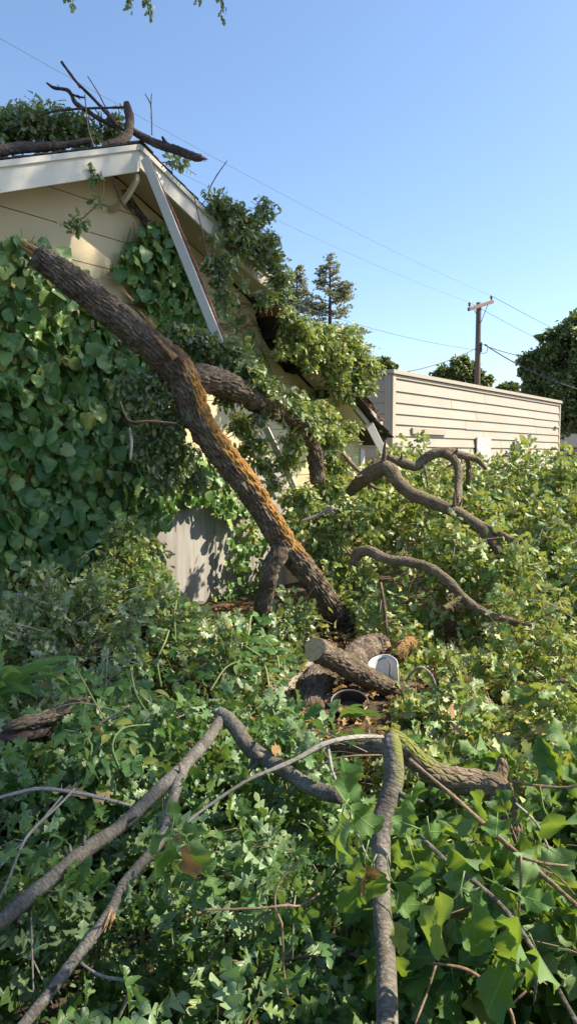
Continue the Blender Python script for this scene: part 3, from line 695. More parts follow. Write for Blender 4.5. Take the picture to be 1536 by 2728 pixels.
# ------------------------------------------------------------------ background trees
def crown(parent, blobs, n, size, mat, seed, kind='dia'):
    rg = np.random.default_rng(seed); L = Leaves(); vol = np.array([b[3] for b in blobs])**2.0; vol /= vol.sum()
    for b, v in zip(blobs, vol):
        k = int(n*v); c = np.array(b[:3]); r = b[3]; nc = max(6, int(9+r*9))
        cl = c+runit(rg, nc)*(r*(.55+.5*rg.random(nc))[:, None])*np.array([1, 1, .85]); idx = rg.integers(0, nc, k)
        cr = r*(.16+.22*rg.random(nc)); p = cl[idx]+rg.normal(size=(k, 3))*(cr[idx]*.62)[:, None]
        L.add(p, norm(p-c+rg.normal(size=(k, 3))*r*.8-UP*r*.3), norm(runit(rg, k)*.8+UP*.5+norm(p-c)*.6), size*(.6+.8*rg.random(k)))
    return L.build(parent, kind, kind, mat, 0, mass='crown', seed=seed)
def btree(name, label, px, pybase, d, blobs, n, size, trunk, seed):
    b = P(px, pybase, d); root = np.array([b[0], b[1], 0]); t = thing(name, label, 'tree', root)
    bl = []
    for (bx, by, br) in blobs:
        c = P(bx, by, d); rg = random.Random(seed+int(bx)); bl.append((c[0], c[1]+rg.uniform(-.4, .4)*br*d/F, c[2], br*d/F))
    crown(t, bl, n, size, M['far'], seed)
    lst = [([root, root+UP*bl[0][2]*.5, np.array(bl[0][:3])], [trunk, trunk*.8, trunk*.3])]
    for q in bl[1:6]: lst.append(([root+UP*bl[0][2]*.4, (root+UP*bl[0][2]*.5+np.array(q[:3]))/2, np.array(q[:3])], [trunk*.5, trunk*.35, trunk*.1]))
    tubes_obj('trunk', lst, M['barkdark'], t, seg=7, step=.6)
btree('round_tree', 'rounded green tree rising directly behind the shed roof and pole', 1215, 1050, 44, [(1215, 990, 34), (1185, 1000, 26), (1252, 1000, 30), (1285, 1010, 24), (1225, 965, 18), (1165, 1020, 20), (1200, 1040, 30), (1270, 1050, 28)], 15000, .22, .3, 11)
btree('small_tree', 'small olive tree seen past the far end of the shed roof', 1350, 1050, 46, [(1350, 1030, 14), (1335, 1038, 12), (1368, 1034, 13), (1352, 1060, 20)], 4000, .2, .15, 12)
btree('tall_oak', 'large dark oak towering at the right edge behind the shed', 1560, 1150, 34, [(1500, 960, 55), (1450, 950, 36), (1425, 1000, 34), (1480, 1040, 60), (1425, 1050, 32), (1520, 890, 45), (1535, 850, 30), (1560, 960, 70), (1600, 880, 70), (1580, 1060, 80), (1500, 1110, 50), (1470, 900, 25), (1410, 965, 22), (1640, 970, 90)], 46000, .20, .5, 13)
btree('distant_tree', 'pale distant treetop peeking over the shed corner beside the house foliage', 1025, 985, 55, [(1020, 972, 16), (1000, 980, 14), (1040, 980, 12), (1000, 1000, 20)], 4000, .25, .15, 14)
def conifer(label, px, ptop, pbot, d, wpx, seed):
    root = P(px, pbot, d); root[2] = 0; top = P(px, ptop, d); H = top[2]; t = thing('conifer_tree', label, 'tree', root, 'conifers on the skyline')
    rg = np.random.default_rng(seed); L = Leaves(); lst = [([root, root+UP*H*.6, root+UP*H], [.45, .22, .03])]; Rm = wpx*d/F
    zs = np.linspace(H*.18, H*.985, 44)
    for z in zs:
        f = 1-(z-H*.18)/(H*.82)
        for j in range(7 if f > .15 else 4):
            a = rg.random()*6.28; ln = Rm*(.05+f**.95*(.5+.55*rg.random())); dv = np.array([math.cos(a), math.sin(a), 0]); z_ = z+rg.normal()*.25
            e = root+UP*(z_-ln*.05+(.30*ln if f < .35 else -.02*ln))+dv*ln; s_ = root+UP*z_
            if j < 3: lst.append(([s_, (s_+e)/2-UP*ln*.06, e], [.05, .035, .01]))
            k = int(30+95*ln/Rm); u = .28+.72*rg.random(k)**.7; p = s_+(e-s_)*u[:, None]+rg.normal(size=(k, 3))*np.array([.34, .34, .10])*(.4+.6*ln/Rm)
            L.add(p, norm(dv*1.0+rg.normal(size=(k, 3))*.6+UP*.15), norm(UP+rg.normal(size=(k, 3))*.5), .25*(.6+.8*rg.random(k)))
    L.build(t, 'dia', 'dia', M['needle'], 0, mass='crown', seed=seed)
    tubes_obj('trunk', lst, M['barkdark'], t, seg=5, step=1.2)
conifer('tall pointed conifer on the skyline, the taller of the two', 877, 686, 1120, 68, 205, 21)
conifer('shorter conifer on the skyline, left of the taller one beside the roof foliage', 790, 712, 1120, 74, 150, 22)

# ------------------------------------------------------------------ trunks, logs and branches
def stem(name, pts, rad, mat, parent=None, seg=10, step=.03, cl=True, w=1.0, reach=.45, stubs=0, **kw):
    v, f, u, a = tube(pts, rad, seg, step, **kw)
    if stubs:
        rg = random.Random(int(abs(pts[0][0])*1000)+len(pts)); C, r = resample(pts, rad, .05); f = list(f); v = np.asarray(v)
        for k in range(stubs if len(C) > 3 else 0):
            i = rg.randrange(1, len(C)-1); t = norm(C[i+1]-C[i-1]); d = norm(np.cross(t, np.array([rg.gauss(0, 1), rg.gauss(0, 1), rg.gauss(0, 1)]))+t*rg.uniform(-.5, .5)); L = r[i]*rg.uniform(1.2, 2.6)
            v2, f2, u2, a2 = tube([C[i]+d*r[i]*.5, C[i]+d*(r[i]+L*.4), C[i]+d*(r[i]+L)+UP*L*.1], [r[i]*.38, r[i]*.26, r[i]*.12], 7, .02, lump=.15)
            f += [tuple(q+len(v) for q in x) for x in f2]; v = np.vstack([v, v2]); u = np.vstack([u, u2]); a = {kk: np.concatenate([x, np.zeros(len(v2))]) for kk, x in a.items()}
    o = npmesh(name, v, f, mat, parent, True, a, u)
    if cl: clear(pts, rad, w, reach)
    return o
def spikes(name, c, d, r, n, ln, mat, parent, seed=0):
    rg = random.Random(seed); d = norm(np.array(d, float)); a = norm(np.cross(d, UP+np.array([.1, .2, 0]))); b = np.cross(d, a); pr = []
    for i in range(n):
        t = rg.uniform(0, 6.28); q = r*math.sqrt(rg.random())*.9; s = c+a*math.cos(t)*q+b*math.sin(t)*q
        L = ln*rg.uniform(.35, 1)*(1.1-.5*q/r); wd = r*rg.uniform(.12, .26)
        e = s+d*L+(a*rg.uniform(-1, 1)+b*rg.uniform(-1, 1))*L*.12
        x = a*math.cos(t)+b*math.sin(t); y = np.cross(d, x)
        V = [s-d*r*.6-x*wd*.5-y*wd, s-d*r*.6+x*wd*.5-y*wd, s-d*r*.6+x*wd*.5+y*wd, s-d*r*.6-x*wd*.5+y*wd, e-y*wd*.25, e+y*wd*.25]
        pr.append((V, [(0, 1, 2, 3), (0, 4, 1), (1, 4, 5, 2), (2, 5, 3), (3, 5, 4, 0)]))
    return npmesh(name, *join(pr), mat, parent)
def sawface(c, d, r, parent, seed=0, sq=1.0):
    d = norm(np.array(d)); a = norm(np.cross(d, UP)); b = np.cross(a, d); n = 28; V = [c+d*.004]; uv = [(0, 0)]
    for i in range(n):
        t = i/n*6.2832; q = r*(1+.07*math.sin(3*t+seed)+.04*math.sin(7*t)); V.append(c+(a*math.cos(t)+b*math.sin(t)*sq)*q); uv.append((math.cos(t), math.sin(t)))
    return npmesh('cut_face', V, [(0, 1+i, 1+(i+1) % n) for i in range(n)], M['cut'], parent, False, uv=np.array(uv))

def lich(fr, D, pos):
    side = D @ norm(np.array([.75, -.25, .6])); return .52*np.clip(side*1.1+.25, 0, 1)*np.clip(1.5-np.abs(fr-.54)*3.0, 0, 1)+.18*np.clip(side, 0, 1)
mt = [(100, 678, 55, 5.60), (182, 741, 70, 5.6), (287, 824, 76, 5.62), (386, 907, 77, 5.66), (466, 978, 86, 5.72), (500, 1042, 81, 5.76), (534, 1128, 72, 5.82), (596, 1216, 70, 5.92), (662, 1299, 69, 6.02), (708, 1370, 65, 6.12), (756, 1449, 65, 6.22), (815, 1522, 62, 6.32), (872, 1603, 60, 6.42), (905, 1660, 62, 6.5), (925, 1712, 70, 6.55)]
pm, rm_ = pix(mt)
trunk = thing('fallen_trunk', 'thick furrowed trunk with orange lichen leaning diagonally against the house', 'tree trunk', (pm[-1][0], pm[-1][1], 0))
stem('trunk', pm, rm_, M['bark'], trunk, 96, .010, bark=(.027, .15, .024), lump=.05, seed=1, lich=lich, w=1.05, reach=1.2)
spikes('broken_end', pm[0], pm[0]-pm[1], rm_[0]*.85, 34, .20, M['splinter'], trunk, 3)
l2 = [(505, 1005, 72, 5.80), (560, 1013, 72, 5.95), (625, 1035, 67, 6.15), (696, 1074, 60, 6.4), (755, 1098, 55, 6.6), (800, 1140, 45, 6.8), (835, 1205, 41, 6.95), (846, 1285, 38, 7.0)]
p2, r2 = pix(l2); stem('limb', p2, r2, M['bark'], trunk, 72, .011, bark=(.025, .13, .020), seed=2, w=.8, lich=lambda fr, D, pos: .45*np.clip(1-fr*3, 0, 1)*np.clip(D[..., 2]+.4, 0, 1))
l3 = [(762, 1432, 50, 6.22), (741, 1478, 50, 6.15), (719, 1515, 50, 6.12), (711, 1560, 48, 6.14), (700, 1620, 46, 6.2), (690, 1690, 42, 6.25)]
p3, r3 = pix(l3); stem('branch', p3, r3, M['bark'], trunk, 40, .014, bark=(.020, .09, .014), lump=.10, seed=3, reach=.8)
# strips of torn wood along the top of the trunk
for k, (a, b, rr0, n_, ln) in enumerate((((462, 950), (412, 885), .030, 16, .22), ((412, 872), (350, 800), .014, 12, .26), ((352, 800), (300, 745), .012, 9, .20), ((270, 735), (320, 740), .012, 7, .2))):
    c0 = P(*a, 5.56); spikes('torn_wood', c0, P(*b, 5.53)-c0, rr0, n_, ln, M['splinter'], trunk, 40+k)

def single(name, label, lst, mat, cat='branch', d0=None, d1=None, group=None, seg=12, step=.03, w=1.0, cl=True, reach=.45, extra=(), ends=None, **kw):
    """a branch: one mesh, or an Empty with limb and side pieces"""
    pts, rad = pix(lst, d0, d1)
    if not extra and not ends:
        o = stem(name, pts, rad, mat, None, seg, step, cl, w, reach, **kw); return tag(o, label, cat, group)
    t = thing(name, label, cat, pts[-1], group); stem('stem', pts, rad, mat, t, seg, step, cl, w, reach, **kw)
    for e in extra:
        q, r = pix(e); stem('side_branch', q, r, mat, t, seg, step, cl, w, reach, **kw)
    for e in (ends or ()):
        i, kind = e
        d = pts[0]-pts[1] if i == 0 else pts[-1]-pts[-2]; c = pts[i]
        if kind == 'saw': sawface(c+norm(d)*rad[i]*.25, norm(d)+norm(CAM-c)*.45, rad[i]*.98, t)
        else: spikes('broken_end', c, d, rad[i]*.9, 14, rad[i]*2.6, M[kind], t, int(lst[0][0]))
    return t
mossy = lambda fr, D, pos: .75*np.clip(D[..., 2]+.35, 0, 1)
half = lambda fr, D, pos: .50*np.clip(D[..., 2]+.25, 0, 1)
BK = dict(bark=(.020, .08, .012))
single('sawn_log', 'sawn log with pale cut face propped over the curved log', [(842, 1732, 66, 4.42), (886, 1754, 64, 4.50), (941, 1784, 62, 4.60), (996, 1815, 57, 4.70), (1051, 1838, 48, 4.78), (1106, 1834, 42, 4.84), (1193, 1824, 40, 4.9), (1270, 1822, 34, 4.95)], M['bark'], 'log', seg=48, step=.012, ends=[(0, 'saw')], moss=half, seed=4, reach=.8, **BK)
single('bent_log', 'thick curved log bending to the ground beside the black pot', [(1010, 1722, 74, 5.35), (968, 1738, 80, 5.15), (925, 1770, 76, 4.95), (880, 1792, 74, 4.78), (842, 1812, 76, 4.66), (822, 1848, 78, 4.56), (824, 1890, 80, 4.46), (832, 1945, 76, 4.36)], M['bark'], 'log', seg=48, step=.012, seed=6, reach=.8, bark=(.024, .07, .016))
single('short_log', 'short broken log with orange bark right of the white bucket', [(1046, 1748, 44, 5.2), (1068, 1730, 50, 5.25), (1096, 1712, 44, 5.35)], M['bark2'], 'log', seg=32, step=.015, ends=[(0, 'splinter')], seed=8, lich=lambda fr, D, pos: .6*np.ones(fr.shape), **BK)
single('arched_limb', 'long mossy limb humped then snaking down through sunlit leaves', [(930, 1312, 26, 7.3), (958, 1284, 36, 7.2), (985, 1263, 42, 7.1), (1019, 1247, 42, 7.0), (1040, 1256, 42, 6.95), (1058, 1282, 38, 6.9), (1089, 1312, 37, 6.85), (1130, 1330, 37, 6.8), (1175, 1348, 35, 6.7), (1219, 1367, 33, 6.6), (1257, 1391, 33, 6.5), (1295, 1420, 34, 6.4), (1317, 1452, 30, 6.3), (1332, 1482, 24, 6.2)], M['bark2'], seg=28, step=.02, stubs=5, lump=.08, moss=half, seed=9, reach=1.0, w=1.15, extra=[[(1262, 1390, 22, 6.5), (1300, 1406, 18, 6.4), (1335, 1424, 18, 6.3), (1366, 1440, 18, 6.25), (1390, 1436, 14, 6.2)], [(985, 1252, 12, 7.1), (992, 1232, 10, 7.1), (997, 1222, 8, 7.1)]], bark=(.02, .05, .005))
single('looping_limb', 'broken limb arching over and curling back down in front of shed', [(1030, 1217, 16, 7.3), (1067, 1231, 26, 7.3), (1106, 1242, 26, 7.3), (1130, 1223, 27, 7.3), (1156, 1208, 27, 7.3), (1190, 1205, 27, 7.3), (1225, 1212, 22, 7.3), (1268, 1224, 16, 7.3), (1294, 1250, 9, 7.3)], M['bark2'], seg=24, step=.02, stubs=4, lump=.08, seed=10, reach=1.0, w=1.15, extra=[[(1180, 1206, 26, 7.28), (1206, 1222, 23, 7.25), (1219, 1252, 22, 7.2), (1220, 1290, 21, 7.1), (1219, 1345, 19, 6.9), (1222, 1372, 17, 6.75)], [(1240, 1216, 14, 7.35), (1248, 1240, 15, 7.4), (1247, 1268, 15, 7.4), (1245, 1296, 14, 7.4)], [(1128, 1240, 9, 7.25), (1134, 1262, 7, 7.2), (1140, 1298, 5, 7.1)]], ends=[(0, 'splinter')], bark=(.02, .05, .005))
single('leafy_limb', 'dark limb sloping right through the middle of the leaf heap', [(940, 1500, 30, 6.0), (955, 1474, 30, 5.95), (981, 1467, 29, 5.9), (1029, 1490, 28, 5.8), (1087, 1497, 28, 5.75), (1145, 1514, 26, 5.7), (1193, 1548, 25, 5.6), (1232, 1591, 26, 5.5), (1285, 1630, 24, 5.4), (1357, 1654, 22, 5.3), (1445, 1672, 17, 5.2)], M['bark2'], seg=20, step=.02, stubs=5, lump=.08, moss=half, seed=12, reach=.9, w=1.1, extra=[[(1232, 1590, 20, 5.5), (1200, 1610, 16, 5.45), (1180, 1622, 14, 5.4)]], bark=(.02, .05, .004))
single('branch', 'mossy branch end entering from the right frame edge', [(1462, 1838, 22, 3.85), (1490, 1826, 34, 3.8), (1540, 1828, 38, 3.7), (1620, 1835, 38, 3.6)], M['bark2'], seg=16, moss=half, seed=13)
single('left_log', 'short lichen-covered log lying at the left edge by strap leaves', [(12, 1946, 34, 3.0), (40, 1934, 38, 3.0), (90, 1921, 38, 3.05), (135, 1909, 40, 3.1), (180, 1890, 38, 3.15), (230, 1868, 34, 3.25)], M['bark2'], 'log', seg=30, step=.015, ends=[(0, 'splinter')], moss=half, seed=14, reach=.8, **BK)
single('left_log', 'dark log lying beneath the lichen-covered log at left edge', [(-40, 1978, 40, 2.95), (40, 1965, 40, 3.0), (130, 1945, 36, 3.1)], M['barkdark'], 'log', seg=16, seed=15)
# foreground
single('forked_branch', 'smooth grey branch running from lower left up to the forked apex', [(-60, 2500, 48, 1.66), (0, 2456, 46, 1.74), (83, 2386, 44, 1.84), (221, 2272, 40, 2.02), (331, 2193, 38, 2.2), (414, 2112, 37, 2.36), (497, 2033, 36, 2.55), (560, 1960, 33, 2.78), (596, 1900, 28, 2.95)], M['barkgrey'], seg=20, step=.015, lump=.09, stubs=7, moss=lambda fr, D, pos: .22*np.clip(D[..., 2]+.3, 0, 1), seed=16, reach=.6, w=1.15,
       extra=[[(585, 1900, 36, 2.93), (606, 1915, 40, 2.9), (630, 1942, 42, 2.86), (662, 1989, 43, 2.8), (717, 2028, 43, 2.72), (772, 2062, 43, 2.64), (846, 2106, 44, 2.56), (908, 2122, 42, 2.5)], [(700, 2015, 26, 2.74), (682, 2012, 22, 2.7)], [(590, 1905, 20, 2.93), (566, 1894, 12, 2.95)]])
single('split_branch', 'grey branch with a split bark wound slanting to the lower left corner', [(497, 2036, 26, 2.56), (480, 2075, 30, 2.45), (463, 2120, 30, 2.36), (432, 2230, 29, 2.14), (386, 2290, 30, 2.04), (331, 2355, 30, 1.93), (292, 2432, 30, 1.82), (237, 2507, 32, 1.72), (182, 2579, 32, 1.64), (110, 2673, 33, 1.54), (40, 2760, 33, 1.46)], M['barkgrey'], seg=18, step=.015, lump=.09, stubs=6, seed=17, reach=.6, w=1.15)
pz = P(290, 2440, 1.80); spikes('split_wound', pz, P(250, 2530, 1.66)-pz, .017, 9, .11, M['splinter'], bpy.data.objects['split_branch'] if bpy.data.objects['split_branch'].parent is None else None, 9)
single('upright_branch', 'dark upright broken branch standing in the right foreground', [(1040, 1962, 40, 2.12), (1042, 1985, 55, 2.1), (1048, 2066, 55, 2.05), (1032, 2140, 56, 2.0), (1012, 2204, 60, 1.95), (1014, 2250, 53, 1.91), (1015, 2314, 50, 1.85), (1017, 2425, 53, 1.74), (1026, 2535, 57, 1.62), (1031, 2728, 62, 1.44), (1036, 2900, 65, 1.30)], M['barkgrey'], seg=30, step=.012, lump=.07, seed=18, reach=.5, w=1.3, stubs=2, moss=lambda fr, D, pos: .70*np.clip(1.2-fr*3.6, 0, 1)*np.clip(D[..., 0]*.5+.8, 0, 1))
single('mossy_limb', 'thick yellow-green mossy limb bending down right of the upright branch', [(1030, 1958, 48, 2.2), (1075, 1990, 56, 2.2), (1122, 2036, 58, 2.2), (1177, 2068, 68, 2.2), (1260, 2086, 74, 2.2), (1318, 2100, 80, 2.18), (1345, 2158, 68, 2.14), (1368, 2226, 54, 2.1), (1378, 2270, 40, 2.08)], M['bark2'], seg=30, step=.012, lump=.08, seed=19, reach=.5, w=1.0, moss=lambda fr, D, pos: .68*np.clip(1.2-fr, 0, 1)*np.clip(D[..., 2]+.6, 0, 1), extra=[[(1322, 2090, 46, 2.2), (1335, 2050, 38, 2.22), (1334, 2024, 26, 2.24)]], bark=(.022, .05, .006))
single('dark_log', 'dark log lying behind the pale twig in the foreground', [(880, 1992, 52, 2.95), (940, 1990, 58, 2.9), (1000, 1988, 58, 2.85), (1060, 1990, 50, 2.8)], M['bark'], 'log', seg=30, step=.02, seed=20, **BK)
TW = dict(seg=7, step=.02, lump=.2, stubs=5, group='bare twigs')
single('pale_twig', 'pale grey twig reaching right to the upright branch top', [(491, 2198, 8), (552, 2149, 9), (662, 2077, 10), (736, 2046, 13), (802, 2016, 14), (868, 1980, 16), (946, 1964, 14), (1020, 1963, 10)], M['twiggrey'], 'twig', 1.72, 2.0, reach=.3, w=1.3, extra=[[(872, 1980, 9, 1.95), (885, 2055, 9, 1.85), (918, 2132, 8, 1.78), (957, 2237, 7, 1.7), (979, 2287, 5, 1.66)]], **TW)
single('brown_twig', 'long straight tan twig slanting from mossy limb to right edge', [(1089, 2022, 10), (1205, 2121, 12), (1315, 2220, 13), (1398, 2292, 13), (1481, 2364, 13), (1560, 2435, 13)], M['twig'], 'twig', 1.95, 1.55, reach=.3, w=1.4, extra=[[(1384, 2280, 8, 1.62), (1386, 2350, 8, 1.6), (1380, 2440, 6, 1.58)], [(1390, 2286, 9, 1.62), (1450, 2300, 8, 1.6), (1510, 2306, 6, 1.6)]], **TW)
single('curved_twig', 'dark smooth twig curving down to the lower right corner', [(1117, 2226, 11), (1205, 2309, 13), (1288, 2369, 14), (1359, 2441, 14), (1426, 2540, 14), (1481, 2629, 15), (1545, 2745, 15)], M['barkgrey'], 'twig', 1.6, 1.36, reach=.25, w=1.4, extra=[[(1430, 2545, 7, 1.45), (1428, 2610, 8, 1.43), (1420, 2680, 5, 1.42)]], **TW)
single('hanging_twig', 'thin brown twig dangling in the lower centre with a bud tip', [(800, 2287, 6), (739, 2358, 6), (734, 2425, 6), (750, 2460, 7), (756, 2590, 6), (766, 2650, 7), (768, 2660, 4)], M['twig'], 'twig', 1.66, 1.5, reach=.3, w=2, extra=[[(535, 2425, 5, 1.6), (690, 2419, 7, 1.6), (760, 2412, 8, 1.6), (800, 2412, 6, 1.62), (850, 2380, 6, 1.66)]], **TW)
single('left_twig', 'grey twig crossing level from the left edge to the forked branch', [(-20, 2130, 9), (99, 2102, 11), (193, 2110, 11), (276, 2127, 10), (348, 2146, 10)], M['twiggrey'], 'twig', 2.05, 2.15, reach=.3, w=1.4, **TW)
single('left_twig', 'thin forked twig sloping down to the left edge under the level twig', [(200, 2100, 6), (154, 2149, 7), (88, 2210, 8), (55, 2262, 8), (11, 2372, 7), (-20, 2420, 6)], M['twiggrey'], 'twig', 2.1, 1.8, reach=.3, w=1.5, extra=[[(166, 2121, 6, 2.08), (83, 2220, 7, 1.98), (0, 2309, 6, 1.88)]], **TW)
single('low_branch', 'thin dark branch passing behind the upright branch near the bottom', [(850, 2508, 9), (929, 2540, 12), (990, 2573, 14), (1056, 2634, 14), (1144, 2735, 14)], M['twig'], 'branch', 2.05, 1.9, reach=.3, w=1.3, seg=8, lump=.1)
single('low_twig', 'tan crooked twig in sunny leaves at the bottom right', [(1150, 2572, 7), (1166, 2568, 8), (1244, 2584, 10), (1299, 2623, 11), (1354, 2684, 11), (1370, 2740, 10)], M['twig'], 'twig', 1.6, 1.5, reach=.3, w=1.6, extra=[[(1354, 2684, 7, 1.5), (1400, 2640, 6, 1.5)], [(1160, 2570, 7, 1.6), (1135, 2650, 7, 1.56), (1105, 2728, 6, 1.5)]], **TW)
single('stick', 'thin vertical bare stick standing right of the fallen trunk base', [(1012, 1552, 9), (1022, 1610, 10), (1030, 1680, 11), (1042, 1730, 10)], M['bark2'], 'stick', 5.7, 5.5, reach=.6, w=1.6, seg=8, lump=.1)
single('white_twig', 'bleached bent twig hooking up beside the white bucket', [(1080, 1815, 7), (1098, 1790, 7), (1121, 1777, 7), (1145, 1794, 6), (1156, 1815, 5), (1164, 1840, 4)], M['twiggrey'], 'twig', 4.45, 4.4, reach=.5, w=1.6, **TW)
rgt = random.Random(31)
for k, (lab, lst, d) in enumerate((
    ('grey twig among shaded leaves left of the split branch', [(150, 1960, 5), (260, 1930, 7), (345, 1880, 6)], 3.0),
    ('dead twig with forks poking from oak leaves left of the trunk', [(320, 1070, 5), (345, 1120, 6), (400, 1122, 8), (470, 1128, 5)], 5.45),
    ('short bleached dead stub hanging in dark leaves left of the trunk', [(345, 1140, 7), (350, 1180, 9), (347, 1225, 6)], 5.45),
    ('tan broken stick in the sunny leaves by the house corner', [(912, 1208, 12), (935, 1235, 12), (962, 1262, 9)], 7.4),
    ('twisted reddish root-like twig in sunny leaves right of the trunk', [(800, 1390, 7), (850, 1372, 12), (885, 1352, 14), (868, 1368, 8)], 6.3),
    ('thin brown twig leaning across the lower part of the trunk', [(800, 1612, 4), (840, 1560, 4), (870, 1520, 4)], 5.9),
    ('tan twig beneath the mossy branch end at right', [(1290, 1890, 6), (1320, 1950, 8), (1345, 1985, 5)], 3.6),
    ('pale twig running right from the mossy limb', [(1355, 2080, 8), (1420, 2092, 9), (1500, 2098, 7), (1560, 2090, 6)], 2.1),
    ('brown arched twig right of the mossy limb', [(1372, 2140, 7), (1425, 2190, 8), (1455, 2250, 8), (1470, 2280, 6)], 1.9),
    ('dark thin branch low in the shaded leaves, bottom centre', [(560, 2728, 9), (660, 2600, 11), (740, 2560, 12), (860, 2545, 7)], 1.9),
    ('tan forked twig in the shaded leaves at bottom left', [(215, 2565, 6), (270, 2600, 9), (345, 2625, 10), (310, 2728, 8)], 1.65),
    ('thin pale twig crossing behind the pale grey twig', [(806, 2062, 4), (900, 2020, 6), (990, 2012, 6), (1030, 2014, 4)], 2.25))):
    single('bare_twig', lab, lst, M['twig'] if k % 2 else M['twiggrey'], 'twig', d, d-.05*d*rgt.random(), reach=.35, w=1.6, **TW)
# on the roof
RT = dict(seg=14, step=.02)
single('roof_branch', 'dark sawn branch bent upright at the roof peak', [(284, 388, 24, 6.42), (319, 380, 26, 6.5), (340, 358, 26, 6.58), (346, 318, 24, 6.62), (340, 290, 22, 6.62), (337, 272, 14, 6.62)], M['barkdark'], ends=[(0, 'saw')], seed=22, bark=(.02, .05, .005), **RT)
single('roof_branch', 'dark broken branch with reddish splintered tip pointing right over roof edge', [(340, 330, 14, 6.66), (357, 350, 17, 6.64), (386, 368, 20, 6.6), (425, 386, 22, 6.55), (473, 401, 23, 6.5), (521, 419, 22, 6.45), (536, 420, 18, 6.44)], M['barkdark'], ends=[(-1, 'redsplit')], seed=23, extra=[[(455, 396, 18, 6.52), (440, 380, 12, 6.52), (432, 364, 5, 6.52)]], bark=(.02, .05, .005), **RT)
single('roof_branch', 'thick dark log lying along the left roof edge', [(-60, 412, 30, 6.0), (0, 402, 30, 6.1), (58, 393, 28, 6.2), (121, 391, 24, 6.3), (180, 385, 18, 6.4), (250, 372, 14, 6.5)], M['barkdark'], seed=24, bark=(.02, .05, .005), **RT)
single('roof_twig', 'straight thin bare branch rising highest above the roof', [(164, 164, 7), (203, 217, 7), (227, 241, 8), (270, 285, 9), (309, 330, 9), (335, 352, 8)], M['barkdark'], 'twig', 6.5, 6.6, extra=[[(205, 220, 5, 6.5), (213, 235, 3, 6.5)]], **TW)
single('roof_twig', 'crooked bare branch curling left above the roof leaves', [(124, 220, 4), (145, 234, 8), (183, 242, 10), (203, 275, 12), (232, 295, 12), (270, 319, 12), (309, 337, 12)], M['barkdark'], 'twig', 6.45, 6.6, extra=[[(190, 250, 6, 6.5), (210, 258, 6, 6.5), (226, 260, 4, 6.5)]], **TW)
single('roof_twig', 'long thin twig lying level over the roof leaves', [(20, 345, 5), (121, 302, 6), (212, 290, 6), (330, 286, 6)], M['barkdark'], 'twig', 6.3, 6.6, **TW)
single('roof_twig', 'hair-thin forked twig standing right of the roof peak', [(405, 360, 3), (403, 288, 4), (398, 270, 3), (386, 250, 2)], M['twig'], 'twig', 6.7, 6.7, extra=[[(402, 285, 3, 6.7), (404, 248, 2, 6.7)]], **TW)
single('roof_twig', 'thin wiry twig arching left of the roof peak stub', [(234, 203, 2.5), (261, 246, 3), (290, 299, 3.5), (330, 345, 3)], M['twig'], 'twig', 6.55, 6.6, **TW)
single('roof_twig', 'lone thin twig rising from the right roof slope', [(604, 429, 2.5), (574, 473, 3), (558, 505, 3), (554, 527, 3)], M['twig'], 'twig', 7.2, 7.2, **TW)
single('dangling_vine', 'thin vine hanging over the gable trim with a leafy tip', [(226, 252, 3), (236, 341, 4), (257, 412, 4), (276, 495, 4), (270, 528, 4), (232, 572, 3), (200, 592, 3)], M['twig'], 'vine', 6.35, 6.15, **TW)
single('dangling_vine', 'bare dark stem hanging from the sawn roof branch', [(295, 398, 4), (298, 440, 5), (303, 480, 5), (314, 517, 5), (330, 548, 5), (340, 561, 4)], M['barkdark'], 'vine', 6.4, 6.4, **TW)
single('dangling_vine', 'thin stem hanging over the right rake board', [(515, 515, 3), (525, 560, 3), (535, 600, 3.5), (550, 660, 3), (556, 690, 2.5)], M['twig'], 'vine', 7.0, 6.9, **TW)

# ------------------------------------------------------------------ pots and small things
pc = P(930, 1874, 4.34); tilt = np.array([-.05, -.34, 1.0]); tilt = norm(tilt)
pot = thing('plant_pot', 'black plastic plant pot tilted among the logs', 'pot', pc-tilt*.2)
ax = norm(np.cross(tilt, Y)); ay = np.cross(tilt, ax); prof = [(.085, -.20), (.112, 0), (.119, 0), (.119, .012), (.109, .012), (.104, -.07), (.002, -.072)]
n = 40; V = []; 
for r, h in prof:
    for i in range(n): t = i/n*6.2832; V.append(pc+tilt*h+(ax*math.cos(t)+ay*math.sin(t))*r)
V.append(pc-tilt*.2); Fs = [(k*n+i, k*n+(i+1) % n, (k+1)*n+(i+1) % n, (k+1)*n+i) for k in range(5) for i in range(n)]+[(len(V)-1, (i+1) % n, i) for i in range(n)]
npmesh('pot_body', V, Fs, M['black'], pot, False)
rp = [pc+tilt*.012+(ax*math.cos(i/32*6.2832)+ay*math.sin(i/32*6.2832))*.115 for i in range(33)]
v, f, u, a = tube(rp, [.0065]*33, 6, .05, lump=0); npmesh('rim', v, f, M['metal'], pot, True, uv=u)
V = [pc-tilt*.062]; 
for q in range(1, 5):
    for i in range(24): t = i/24*6.2832; V.append(pc-tilt*(.066+random.uniform(-.008, .008))+(ax*math.cos(t)+ay*math.sin(t))*.1055*q/4)
Fs = [(0, 1+i, 1+(i+1) % 24) for i in range(24)]+[(1+q*24+i, 1+(q+1)*24+i, 1+(q+1)*24+(i+1) % 24, 1+q*24+(i+1) % 24) for q in range(3) for i in range(24)]
npmesh('soil', V, Fs, M['soil'], pot, False)
clear([pc+ax*.1, pc-ax*.1], [.085, .085], 1.1, 1.4); clear([pc+ay*.04, pc], [.1, .1], 1, .6)
bc = P(1030, 1800, 4.86); buck = thing('white_bucket', 'cracked white plastic bucket half standing behind the sawn log', 'bucket', bc-UP*.06)
V = []; n = 22; rows = 7
